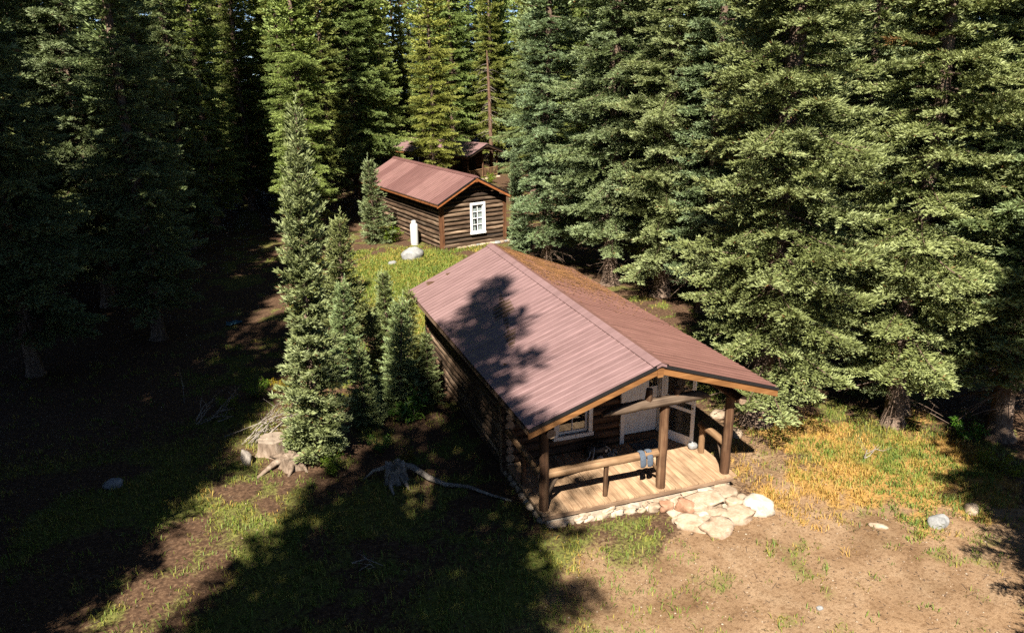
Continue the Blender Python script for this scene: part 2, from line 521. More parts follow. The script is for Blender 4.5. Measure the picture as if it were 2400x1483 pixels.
def make_ground():
    fx = np.concatenate([np.linspace(-150, -22, 24)[:-1], np.arange(-22, 22, 0.2), np.linspace(22, 150, 24)])
    fy = np.concatenate([np.linspace(-90, -18, 14)[:-1], np.arange(-18, 34, 0.2), np.linspace(34, 190, 30)])
    X, Y = np.meshgrid(fx, fy)
    Z = gz(X, Y)
    nx, ny = len(fx), len(fy)
    V = np.stack([X.ravel(), Y.ravel(), Z.ravel()], 1)
    idx = np.arange(nx * ny).reshape(ny, nx)
    F = np.stack([idx[:-1, :-1].ravel(), idx[:-1, 1:].ravel(), idx[1:, 1:].ravel(), idx[1:, :-1].ravel()], 1)
    g, go, d = zones(V[:, 0], V[:, 1])
    T = np.stack([g, go, d, np.ones_like(g)], 1)
    mt, nt, b = new_mat('forest_floor')
    at = nt.nodes.new('ShaderNodeAttribute'); at.attribute_name = 'tint'
    sp = nt.nodes.new('ShaderNodeSeparateColor'); nt.links.new(at.outputs['Color'], sp.inputs[0])
    tc = nt.nodes.new('ShaderNodeTexCoord'); ov = tc.outputs['Object']
    f1 = noise_tex(nt, ov, 1.6, 8, 0.6); f2 = noise_tex(nt, ov, 14, 6, 0.7); f3 = noise_tex(nt, ov, 60, 3, 0.7); f4 = noise_tex(nt, ov, 0.5, 4)
    litter = ramp(nt, f2, [(0.3, (0.022, 0.013, 0.008)), (0.52, (0.072, 0.041, 0.024)), (0.7, (0.16, 0.100, 0.058))])
    dirt = ramp(nt, f1, [(0.3, (0.168, 0.103, 0.056)), (0.5, (0.225, 0.146, 0.085)), (0.7, (0.270, 0.186, 0.115))])
    dirt = mixc(nt, 0.9, dirt, ramp(nt, f4, [(0.34, (0.66, 0.62, 0.56)), (0.5, (1, 1, 1)), (0.66, (1.12, 1.12, 1.1))]), 'MULTIPLY')
    dirt = mixc(nt, 0.7, dirt, ramp(nt, f3, [(0.36, (0.5, 0.46, 0.42)), (0.52, (1, 1, 1)), (0.70, (1.25, 1.22, 1.18))]), 'MULTIPLY')
    dirt = mixc(nt, 0.8, dirt, ramp(nt, f2, [(0.40, (0.60, 0.55, 0.50)), (0.50, (1, 1, 1))]), 'MULTIPLY')
    grass = ramp(nt, f2, [(0.3, (0.040, 0.042, 0.012)), (0.5, (0.095, 0.105, 0.024)), (0.7, (0.18, 0.165, 0.05))])
    gold = ramp(nt, f2, [(0.3, (0.15, 0.075, 0.022)), (0.5, (0.26, 0.15, 0.045)), (0.7, (0.34, 0.22, 0.08))])
    def edge(s, lo=0.25, hi=0.75):
        q = mathn(nt, 'ADD', s, mathn(nt, 'MULTIPLY', mathn(nt, 'SUBTRACT', f2, 0.5), 1.3))
        mr = nt.nodes.new('ShaderNodeMapRange'); mr.interpolation_type = 'SMOOTHSTEP'
        mr.inputs[1].default_value = lo; mr.inputs[2].default_value = hi
        nt.links.new(q, mr.inputs[0]); return mr.outputs[0]
    col = mixc(nt, edge(sp.outputs[2]), litter, dirt)
    col = mixc(nt, edge(sp.outputs[1]), col, gold)
    col = mixc(nt, edge(sp.outputs[0]), col, grass)
    nt.links.new(col, b.inputs['Base Color'])
    b.inputs['Roughness'].default_value = 0.95
    b.inputs['Specular IOR Level'].default_value = 0.1
    hh = mathn(nt, 'ADD', f2, mathn(nt, 'MULTIPLY', f3, 0.35))
    bump(nt, b, hh, 0.5, 0.05)
    me = np_mesh('ground', V, F, mt, T, True)
    o = link('ground', me)
    tag(o, kind='structure')
make_ground()

# ------------------------------------------------------------------ spruce trees
def unit(a):
    return a / np.maximum(np.linalg.norm(a, axis=-1, keepdims=True), 1e-9)

def branch_twigs(rng, base, az, L, elev, fine, dens, droop, bare):
    """twigs of one bough: arrays of base point, direction, length, width, tint"""
    sp2 = (0.078 if fine else 0.17) / dens
    sp3 = (0.045 if fine else 0.12) / dens
    k = 1.08 if fine else 2.4
    e = math.tan(elev)
    ca, sa = math.cos(az), math.sin(az)
    F = np.array([ca, sa, 0.0]); S = np.array([-sa, ca, 0.0]); U = np.array([0, 0, 1.0])
    side_bend = rng.normal(0, 0.10)
    def axis(t):
        return base + np.outer(L * t, F) + np.outer(L * side_bend * t * t, S) + np.outer(L * (e * t - droop * t ** 1.6 + droop * 0.75 * t ** 3), U)
    P_, D_, L_, W_, T_ = [], [], [], [], []
    n2 = max(3, int(L * (1 - bare) / sp2))
    t = bare + (0.98 - bare) * (np.arange(n2) + rng.random(n2) * 0.6) / n2
    b0 = axis(t)
    ax = unit(axis(np.minimum(t + 0.03, 1.05)) - axis(t - 0.03))
    sgn = np.where(np.arange(n2) % 2 == 0, 1.0, -1.0)
    ang = rng.normal(0.92, 0.12, n2)
    l2 = np.minimum((0.44 * L * (1 - t) ** 0.85 + 0.10) * rng.uniform(0.65, 1.2, n2), 0.95)
    sid = unit(np.cross(np.broadcast_to(U, ax.shape), ax))
    d2 = unit(ax * np.cos(ang)[:, None] + sid * (sgn * np.sin(ang))[:, None] + U * rng.normal(-0.14, 0.20, n2)[:, None])
    n3 = np.maximum((l2 / sp3).astype(int), 2)
    mx = int(n3.max())
    j = np.arange(mx)[None, :]
    ok = j < n3[:, None]
    u = (j + 0.6) / n3[:, None]
    pos = b0[:, None, :] + d2[:, None, :] * (l2[:, None] * u)[..., None]
    pos = pos + U * (-0.18 * l2[:, None] * u * (1 - 0.6 * u))[..., None]
    s3 = np.where(j % 2 == 0, 1.0, -1.0) * np.ones((n2, 1))
    sd3 = unit(np.cross(np.broadcast_to(U, d2.shape), d2))
    jit = rng.normal(0, 0.17, (n2, mx, 3))
    upf = np.where(rng.random((n2, mx)) < 0.42, 0.85, 0.18)
    d3 = unit(d2[:, None, :] * 0.85 + sd3[:, None, :] * (s3 * 0.62)[..., None] + U * upf[..., None] + jit)
    last = (j == n3[:, None] - 1)
    d3 = np.where(last[..., None], unit(d2[:, None, :] + 0.3 * U + 0.4 * jit), d3)
    ln = 0.140 * k * rng.uniform(0.7, 1.35, (n2, mx)) * (1.1 - 0.35 * u)
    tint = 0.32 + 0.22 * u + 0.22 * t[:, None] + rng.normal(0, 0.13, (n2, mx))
    P_.append(pos[ok]); D_.append(d3[ok]); L_.append(ln[ok]); T_.append(tint[ok])
    # along the bough itself
    n1 = max(3, int(L * (1 - bare) / sp3))
    t1 = bare + (1.0 - bare) * rng.random(n1)
    p1 = axis(t1); a1 = unit(axis(t1 + 0.03) - axis(t1 - 0.03))
    d1 = unit(a1 * 0.8 + S * rng.normal(0, 0.55, n1)[:, None] + U * rng.uniform(-0.1, 0.8, n1)[:, None])
    P_.append(p1); D_.append(d1); L_.append(0.15 * k * rng.uniform(0.7, 1.3, n1)); T_.append(0.45 + 0.25 * t1 + rng.normal(0, 0.12, n1))
    P_ = np.concatenate(P_); D_ = np.concatenate(D_); L_ = np.concatenate(L_); T_ = np.concatenate(T_)
    W_ = (0.036 if fine else 0.115) * rng.uniform(0.75, 1.2, len(P_))
    T_ = T_ + rng.normal(0, 0.07)
    dead = np.full(len(P_), 0.8 if rng.random() < 0.001 else 0.0)
    dead = np.maximum(dead, (rng.random(len(P_)) < 0.010) * 0.85)
    tt = np.linspace(0, 0.8, 4)
    return P_, D_, L_, W_, T_, dead, axis(tt)

def twig_mesh(name, rng, P_, D_, L_, W_, T_, dead):
    n = len(P_)
    r = rng.normal(0, 1, (n, 3))
    A = unit(np.cross(D_, r)); B = np.cross(D_, A)
    mid = P_ + D_ * (L_ * 0.40)[:, None]
    tip = P_ + D_ * L_[:, None]
    w = (W_ * 0.5)[:, None]
    V = np.stack([P_, tip, mid + A * w, mid - A * w, mid + B * w, mid - B * w], 1).reshape(-1, 3)
    b = (np.arange(n) * 6)[:, None]
    F = np.concatenate([b + np.array([[0, 2, 1, 3]]), b + np.array([[0, 4, 1, 5]])], 0)
    tv = np.clip(T_, 0, 1)
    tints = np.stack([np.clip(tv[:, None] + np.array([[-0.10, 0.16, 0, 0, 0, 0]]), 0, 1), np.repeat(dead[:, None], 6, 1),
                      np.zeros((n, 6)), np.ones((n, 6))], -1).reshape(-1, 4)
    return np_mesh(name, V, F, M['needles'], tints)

def tubes_mesh(name, lines, n, mat):
    """many tapered n-sided tubes: lines = list of (pts (k,3), radii (k,))"""
    Vs, Fs, base = [], [], 0
    ang = np.arange(n) * 2 * np.pi / n
    for pts, rad in lines:
        pts = np.asarray(pts, float); rad = np.asarray(rad, float)
        d = unit(np.gradient(pts, axis=0))
        ref = np.array([0, 0, 1.0]) if abs(d[0][2]) < 0.9 else np.array([0, 1.0, 0])
        a = unit(np.cross(d, ref)); b = np.cross(d, a)
        ring = pts[:, None, :] + rad[:, None, None] * (np.cos(ang)[None, :, None] * a[:, None, :] + np.sin(ang)[None, :, None] * b[:, None, :])
        k = len(pts)
        Vs.append(ring.reshape(-1, 3))
        i = np.arange(k - 1)[:, None] * n; q = np.arange(n)[None, :]; q2 = (q + 1) % n
        Fs.append(np.stack([i + q, i + n + q, i + n + q2, i + q2], -1).reshape(-1, 4) + base)
        base += k * n
    return np.concatenate(Vs), np.concatenate(Fs)

def make_spruce(seed, H, zb, Rmax, zfine=12.5, spacing=0.40, per=6, dens=1.5, pw=0.72, droop=0.30, tr=0.26, young=False, open_=0.0):
    rng = np.random.default_rng(seed)
    tw = [[] for _ in range(6)]; limbs = []
    h = zb
    bx, by = rng.normal(0, 0.10, 2)
    def trunk_xy(z):
        f = z / H
        return np.array([bx * f * f * 2 + 0.06 * math.sin(z * 0.7 + seed), by * f * f * 2 + 0.06 * math.cos(z * 0.6 + seed), z])
    lobe = rng.uniform(0, 6.28)
    while h < H - 0.15:
        f = (h - zb) / (H - zb)
        fine = h < zfine
        prof = (1 - f) ** pw * min(1.0, 0.72 + f * 2.2)
        Rr = Rmax * prof * (1 + 0.10 * math.sin(h * 1.7 + lobe)) + 0.10
        cnt = per if fine else max(4, per - 2)
        a0 = rng.uniform(0, 6.28)
        for i in range(cnt):
            if rng.random() < open_: continue
            az = a0 + i * 2 * math.pi / cnt + rng.normal(0, 0.22)
            L = Rr * (rng.uniform(0.68, 1.22) if i % 2 == 0 or young else rng.uniform(0.45, 1.0)) * (1 + 0.14 * math.cos(az - lobe))
            if young: el = R(8) + R(42) * f ** 1.4 + rng.normal(0, 0.08)
            else: el = R(-6) + R(46) * f ** 1.6 + rng.normal(0, 0.12)
            p0 = trunk_xy(h + rng.uniform(-0.12, 0.12))
            bare = (0.10 if young else (0.26 if i % 2 == 0 else 0.12) - 0.08 * f) + 0.05 * rng.random()
            res = branch_twigs(rng, p0, az, max(L, 0.14), el, fine, dens, droop * (0.6 if young else 1) * rng.uniform(0.7, 1.3), bare)
            for q in range(6): tw[q].append(res[q])
            lr = 0.012 + 0.012 * L
            limbs.append((res[6], np.array([1, 0.75, 0.5, 0.25]) * lr))
        h += spacing * (1.0 if fine else 1.35) * rng.uniform(0.75, 1.2) * (1 - 0.3 * f)
    # leader
    nl = 26
    zl = np.linspace(H - 0.9, H + (0.35 if young else 0), nl)
    pl = np.stack([trunk_xy(z) for z in zl])
    dl = unit(np.stack([rng.normal(0, 0.5, nl), rng.normal(0, 0.5, nl), np.full(nl, 1.0)], 1))
    for q, a in enumerate((pl, dl, np.full(nl, 0.12), np.full(nl, 0.04), np.full(nl, 0.8), np.zeros(nl))):
        tw[q].append(a)
    tw = [np.concatenate(a) for a in tw]
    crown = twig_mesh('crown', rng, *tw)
    # trunk, limbs, bare lower branches
    zs = np.concatenate([[-0.4, 0.0, 0.18, 0.5, 1.1], np.linspace(2.0, H - 0.05, 12)])
    pts = np.stack([trunk_xy(max(z, 0)) for z in zs]); pts[:, 2] = zs
    flare = 1 + 0.75 * np.exp(-np.maximum(zs, 0) / 0.22)
    rad = (tr * (1 - np.clip(zs, 0, None) / H) ** 0.85 + 0.012) * flare
    V1, F1 = tubes_mesh('t', [(pts, rad)], 12, None)
    dl_ = []
    if not young:
        for i in range(int(22 * max(zb, 1.2))):
            z = rng.uniform(0.7, max(zb * 1.6, 3.0)); az = rng.uniform(0, 6.28); L = rng.uniform(0.4, 1.7) * min(1, Rmax / 2.4)
            f = np.array([math.cos(az), math.sin(az), 0]); t = np.linspace(0, 1, 4)[:, None]
            p = trunk_xy(z) + f * L * t + np.array([0, 0, 1]) * (L * (rng.normal(-0.18, 0.2) * t + rng.normal(-0.15, .1) * t * t))
            r0 = 0.012 * L + 0.006
            dl_.append((p, np.array([1, .8, .55, .25]) * r0))
            for j in range(rng.integers(2, 6)):
                t0 = rng.uniform(0.3, 0.95); q = p[0] + (p[-1] - p[0]) * t0
                dd = unit((f * 0.7 + rng.normal(0, 0.55, 3))[None])[0]
                ll = rng.uniform(0.15, 0.5)
                dl_.append((np.stack([q, q + dd * ll * 0.5 + np.array([0, 0, -0.02]), q + dd * ll + np.array([0, 0, -0.06])]), np.array([0.007, 0.005, 0.002])))
    V2, F2 = tubes_mesh('l', limbs + dl_, 3, None)
    V = np.concatenate([V1, V2]); F = np.concatenate([F1, F2 + len(V1)])
    trunk = np_mesh('trunk', V, F, M['bark'], None, True)
    return dict(trunk=trunk, crown=crown, H=H, tris=len(tw[0]) * 4)

VAR = {
    'big_a': make_spruce(11, 25, 2.2, 3.1, droop=0.30),
    'big_b': make_spruce(12, 24, 1.8, 2.6, droop=0.24),
    'big_c': make_spruce(13, 27, 2.1, 3.0, droop=0.36, tr=0.31),
    'slim_a': make_spruce(14, 22, 1.5, 2.1, droop=0.24, tr=0.2),
    'open_a': make_spruce(16, 23, 2.6, 2.7, per=6, droop=0.15, spacing=0.40, open_=0.08, tr=0.2),
    'young_a': make_spruce(21, 8.2, 0.12, 0.95, zfine=99, spacing=0.22, per=6, dens=1.6, pw=0.78, droop=0.18, tr=0.09, young=True),
    'young_b': make_spruce(22, 4.6, 0.15, 0.95, zfine=99, spacing=0.22, per=5, dens=1.4, pw=0.8, droop=0.18, tr=0.06, young=True),
}
BLUE = (0.90, 1.0, 0.98, 1); GREY = (1.0, 1.04, 0.86, 1); GREEN = (0.95, 1.03, 0.62, 1); LIME = (1.10, 1.12, 0.60, 1); DEEP = (0.80, 0.84, 0.68, 1)  # DEEP is a darker tint; on trees standing in shade it paints that shade
tree_n = 0
def tree(kind, x, y, s=1.0, rz=0.0, col=GREY, label=None, group=None, lean=(0, 0), zoff=-0.06, name='spruce_tree', wide=1.0):
    global tree_n
    tree_n += 1
    v = VAR[kind]
    o = thing(name, label, 'tree', (x, y, gzf(x, y) + zoff), rz, group)
    o.rotation_euler = (lean[0], lean[1], rz)
    o.scale = (s * wide, s * wide, s)
    link('trunk', v['trunk'], o)
    c = link('crown', v['crown'], o)
    rr = random.Random(tree_n * 7 + 1)
    j = rr.uniform(0.86, 1.12); w = rr.uniform(-0.09, 0.09)
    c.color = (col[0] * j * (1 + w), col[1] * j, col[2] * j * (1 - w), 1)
    return o

# ---- trees that can be told apart
placed = []
def T(kind, x, y, s, rz, col, label, group=None, lean=(0, 0), name='spruce_tree', wide=1.0):
    placed.append((x, y))
    return tree(kind, x, y, s, rz, col, label, group, lean, name=name, wide=wide)
T('young_a', -4.15, 4.55, 1.0, 0.4, BLUE, 'slim blue-green young spruce with a long bare leader, right behind the stumps', None, (0, R(2.5)), wide=0.84)
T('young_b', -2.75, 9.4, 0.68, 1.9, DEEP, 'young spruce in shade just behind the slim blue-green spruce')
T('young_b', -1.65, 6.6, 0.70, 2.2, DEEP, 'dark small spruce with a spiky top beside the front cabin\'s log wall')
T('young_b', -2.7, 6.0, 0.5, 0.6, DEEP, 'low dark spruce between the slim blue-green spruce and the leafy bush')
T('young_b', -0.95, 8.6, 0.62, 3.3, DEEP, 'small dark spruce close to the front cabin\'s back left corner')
T('young_b', 1.5, 27.6, 0.95, 0.3, BLUE, 'narrow small blue spruce in front of the second cabin\'s left wall')
T('young_a', 7.55, 22.3, 0.62, 1.2, BLUE, 'bushy blue spruce hiding the right edge of the second cabin')
T('big_c', 7.25, 2.75, 0.92, 0.7, GREY, 'big spruce with a thick pale trunk beside the porch\'s right eave')
T('big_a', 10.55, 1.5, 0.86, 2.1, GREY, 'spruce with a thin grey trunk above the golden grass')
T('slim_a', 11.3, 1.9, 0.8, 4.0, BLUE, 'slim spruce crowded against the grey-trunked spruce above the golden grass')
T('big_b', 12.6, -0.1, 0.95, 1.0, DEEP, 'spruce with a dark leaning trunk at the right edge of the clearing', None, (0, R(5)))
T('open_a', 13.6, 0.7, 0.9, 3.0, DEEP, 'spruce behind the dark leaning trunk at the right edge', None, (0, R(4)))
T('big_c', 9.5, 16.1, 0.95, 2.6, BLUE, 'spruce with a sunlit thick trunk behind the front cabin\'s roof')
T('big_b', 7.9, 19.6, 0.88, 5.0, BLUE, 'blue spruce with a shaded trunk between the two nearest cabins')
T('open_a', 8.4, 42.0, 0.8, 0.2, LIME, 'yellow-green spruce growing in front of the far cabin\'s roof')
T('big_b', 0.6, 37.0, 0.8, 1.0, GREEN, 'yellow-green spruce beside the second cabin\'s back left corner')
T('slim_a', -2.2, 33.5, 0.8, 2.0, GREEN, 'sunlit green spruce behind the slim blue-green spruce\'s pointed top')
T('big_a', -10.4, 20.5, 0.9, 0.0, BLUE, 'large half-lit blue-green spruce in the dark left forest')

T('big_a', 3.6, 40.5, 0.85, 2.2, LIME, 'broad bright yellow-green spruce just behind the second cabin\'s roof')
T('big_b', -1.6, 30.2, 0.78, 4.1, LIME, 'yellow-green spruce left of the second cabin, behind the small blue spruce')

T('big_b', 9.7, 6.3, 0.86, 0.9, GREY, 'grey-green spruce right of the front cabin\'s mid roof, behind the thick pale trunk')
T('big_b', -6.4, 34.5, 0.9, 0.4, GREEN, 'green spruce far behind the slim spruce, at the dark forest\'s edge')
T('big_a', -9.6, 36.5, 0.9, 1.4, BLUE, 'blue-green spruce deep behind the large half-lit spruce')
T('slim_a', -4.2, 40.0, 1.0, 2.4, GREEN, 'slim green spruce far behind the slim blue-green spruce')
T('big_b', -13.0, 32.0, 0.9, 3.4, BLUE, 'blue-green spruce far back in the dark left forest')

T('young_b', -2.2, 13.2, 0.95, 1.3, DEEP, 'dark young spruce at the left edge of the lawn, nearest the front cabin')  # darker tint puts the bigger trees' shade into its colour
T('young_b', -1.9, 17.2, 0.7, 2.7, DEEP, 'dark young spruce at the left edge of the lawn, midway to the second cabin')  # shade of taller trees put into the tint here too

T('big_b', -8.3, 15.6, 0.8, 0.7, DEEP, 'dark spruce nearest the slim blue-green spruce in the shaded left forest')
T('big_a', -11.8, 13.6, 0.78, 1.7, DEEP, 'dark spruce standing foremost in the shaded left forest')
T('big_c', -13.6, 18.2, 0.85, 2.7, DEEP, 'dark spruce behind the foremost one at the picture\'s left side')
T('big_b', -15.0, 47.0, 1.05, 0.7, DEEP, 'distant spruce closing the gap at the upper left corner')
T('big_a', -10.5, 46.0, 1.05, 2.2, GREEN, 'distant green spruce high above the large half-lit spruce')
T('big_b', -6.5, 49.0, 1.05, 3.2, GREEN, 'distant green spruce left of the slim blue-green spruce\'s tip')
T('big_a', -1.5, 52.0, 1.05, 4.2, GREEN, 'distant green spruce right of the slim blue-green spruce\'s tip')
T('slim_a', -8.2, 41.0, 1.05, 1.1, DEEP, 'slim dark spruce in the gap behind the large half-lit spruce')

T('young_b', -1.0, 11.4, 0.62, 0.4, DEEP, 'scruffy dark sapling beyond the front cabin\'s far left corner')
T('young_b', -1.95, 7.7, 0.55, 5.1, DEEP, 'scruffy dark sapling just behind the small spiky-topped spruce')
T('young_b', -0.75, 6.9, 0.45, 4.1, DEEP, 'tiny dark sapling against the front cabin\'s left log wall')

# ---- forest that reads as many alike trees
HUE = {BLUE: 'blue-green', GREY: 'grey-green', GREEN: 'mid-green', LIME: 'yellow-green', DEEP: 'dark green'}
def scatter(seed, n, region, mind, kinds, cols, label, group, smin=0.8, smax=1.05):
    rr = random.Random(seed); got = 0; tries = 0
    while got < n and tries < 6000:
        tries += 1
        x, y = region(rr)
        if x is None: continue
        if any((x - a) ** 2 + (y - b) ** 2 < mind ** 2 for a, b in placed): continue
        cl = rr.choice(cols)
        an, di = fr(x, y)
        T(rr.choice(kinds), x, y, rr.uniform(smin, smax), rr.uniform(0, 6.28), cl, 'tall %s spruce %s' % (HUE[cl], label(an, di)), group)
        got += 1
def fr(x, y):
    """angle off the camera axis (deg, + right) and distance"""
    dx, dy = x - CAM.x, y - CAM.y
    return math.degrees(math.atan2(dx, dy)) - 19.37, math.hypot(dx, dy)
def clear(x, y):
    if -3.0 < x < 8.5 and -20 < y < 12: return False
    if -1.5 < x < 6.5 and 11 < y < 26: return False
    if 0.5 < x < 10.2 and 23 < y < 37: return False
    if 5.5 < x < 16.5 and 43 < y < 54 and not (x > 15 and y > 50): return False
    if 11.0 < x < 16.0 and 12.5 < y < 21: return False
    return True
def reg_right(rr):
    x = rr.uniform(8, 34); y = rr.uniform(0, 36)
    a, d = fr(x, y)
    if not clear(x, y) or a > 37 or a < 6 or y < 0.4 * (x - 9) - 2.0 + 2.2 or (x < 10.5 and y < 12): return None, None
    return x, y
def reg_mid(rr):
    x = rr.uniform(-8, 40); y = rr.uniform(28, 75)
    a, d = fr(x, y)
    if not clear(x, y) or abs(a) > 36 or a < -17: return None, None
    if -9.6 < a < 0.8 and d < 62: return None, None
    return x, y
def reg_left(rr):
    x = rr.uniform(-26, -3); y = rr.uniform(11, 48)
    a, d = fr(x, y)
    if a < -38 or a > -11 or not clear(x, y): return None, None
    if x > -6 and y < 22: return None, None
    if -18.6 < 0.871 * x - 0.492 * y < -11 and y < 31: return None, None
    return x, y
def pick(v, table):
    for lim, txt in table:
        if v < lim: return txt
    return table[-1][1]
def lab_1(a, d):
    return pick(d, [(26, 'in the front rows'), (36, 'in the middle rows'), (999, 'in the back rows')]) + ' ' + pick(a, [
        (13, 'rising behind the front cabin\'s rear roof'), (19, 'rising above the front cabin\'s ridge'), (25, 'rising above the porch\'s right eave'), (30, 'rising above the golden grass'), (99, 'at the picture\'s right edge')])
def lab_2(a, d):
    return pick(d, [(55, 'standing fairly near'), (70, 'standing deep in the forest'), (999, 'farthest back')]) + ' ' + pick(a, [
        (-13, 'above the slim blue-green spruce'), (-9, 'left of the far cabin\'s roof'), (-4, 'behind the far cabin\'s roof'), (1, 'behind the far cabin\'s porch'), (9, 'between the far cabin and the front ridge'), (20, 'beyond the front cabin\'s ridge'), (99, 'beyond the big right-hand stand')])
def lab_3(a, d):
    return pick(d, [(36, 'in the near shade'), (46, 'in deeper shade'), (999, 'in the deepest shade')]) + ' ' + pick(a, [
        (-31, 'at the picture\'s left edge'), (-24, 'in the dark left forest'), (-17, 'left of the slim blue-green spruce'), (99, 'directly behind the slim blue-green spruce')])
scatter(1, 34, reg_right, 2.3, ['big_a', 'big_b', 'slim_a', 'slim_a', 'big_c'], [GREY, GREY, BLUE, DEEP], lab_1, 'spruces right of the front cabin')
scatter(2, 80, reg_mid, 2.3, ['big_a', 'big_b', 'slim_a', 'slim_a', 'open_a'], [GREEN, GREEN, GREY, LIME], lab_2, 'spruces behind the cabins')
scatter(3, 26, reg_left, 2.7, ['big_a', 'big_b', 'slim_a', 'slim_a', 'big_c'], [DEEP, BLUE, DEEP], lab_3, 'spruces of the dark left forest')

# ---- trees round the yard, beside and behind the viewpoint, that shade it
YL = 'tall spruce at the yard\'s near edge whose shadow falls across the yard'
YG = 'spruces shading the yard'
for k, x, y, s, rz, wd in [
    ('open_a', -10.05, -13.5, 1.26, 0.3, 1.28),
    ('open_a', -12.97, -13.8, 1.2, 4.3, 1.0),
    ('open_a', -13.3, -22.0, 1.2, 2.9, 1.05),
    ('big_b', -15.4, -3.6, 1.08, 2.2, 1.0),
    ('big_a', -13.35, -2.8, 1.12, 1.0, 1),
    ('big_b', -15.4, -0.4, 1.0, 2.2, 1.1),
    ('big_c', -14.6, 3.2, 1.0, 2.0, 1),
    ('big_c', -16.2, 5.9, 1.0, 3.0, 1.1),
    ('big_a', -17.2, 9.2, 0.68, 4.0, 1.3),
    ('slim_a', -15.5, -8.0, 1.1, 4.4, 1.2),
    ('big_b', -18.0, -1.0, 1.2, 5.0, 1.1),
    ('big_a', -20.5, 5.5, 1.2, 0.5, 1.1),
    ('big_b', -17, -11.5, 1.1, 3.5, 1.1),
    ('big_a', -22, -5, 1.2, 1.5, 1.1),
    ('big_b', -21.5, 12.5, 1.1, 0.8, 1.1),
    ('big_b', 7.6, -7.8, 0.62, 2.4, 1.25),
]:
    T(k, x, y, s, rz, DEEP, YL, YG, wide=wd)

# ------------------------------------------------------------------ roofs
def lerp(a, b, t):
    return a + (b - a) * t

def roof_panels(parent, e0, e1, r0, r1, n, mat, ribs=4, rh=0.010, lift=0.0):
    """ribbed metal sheets over the quad eave e0-e1 / ridge r0-r1 (0 = front, 1 = back)"""
    e0, e1, r0, r1 = map(Vector, (e0, e1, r0, r1))
    nrm = (e1 - e0).cross(r0 - e0).normalized()
    if nrm.z < 0: nrm = -nrm
    Ltot = (e1 - e0).length
    for k in range(n):
        prof = []
        pw = 1.0 / n
        for i in range(ribs):
            c = (i + 0.5) / ribs
            w = 0.030 / (Ltot * pw); t = 0.014 / (Ltot * pw)
            prof += [(c - w, 0), (c - t, rh), (c + t, rh), (c + w, 0)]
            if i < ribs - 1:
                g = (i + 1.0) / ribs
                prof += [(g - 0.02 / (Ltot * pw), 0), (g, rh * 0.22), (g + 0.02 / (Ltot * pw), 0)]
        prof = [(-0.02, 0.0)] + prof + [(1.02, 0.0)]
        tilt = rl.uniform(-0.002, 0.002)
        dn = lift + 0.004 * (k % 2) + tilt
        vs = []
        for row in (0, 1):
            for (u, hgt) in prof:
                v = min(max((k + u) * pw, 0.0), 1.0)
                a = lerp(e0, e1, v); b = lerp(r0, r1, v)
                vs.append(lerp(a, b, 0.0 if row == 0 else 0.985) + nrm * (hgt + dn))
        m_ = len(prof)
        up = [(i, i + 1, m_ + i + 1, m_ + i) for i in range(m_ - 1)]
        low = [v - nrm * 0.003 for v in vs]
        mb = MB(); mb.add(vs, up)
        o = mb.build('roof_panel', mat, parent)
    return nrm

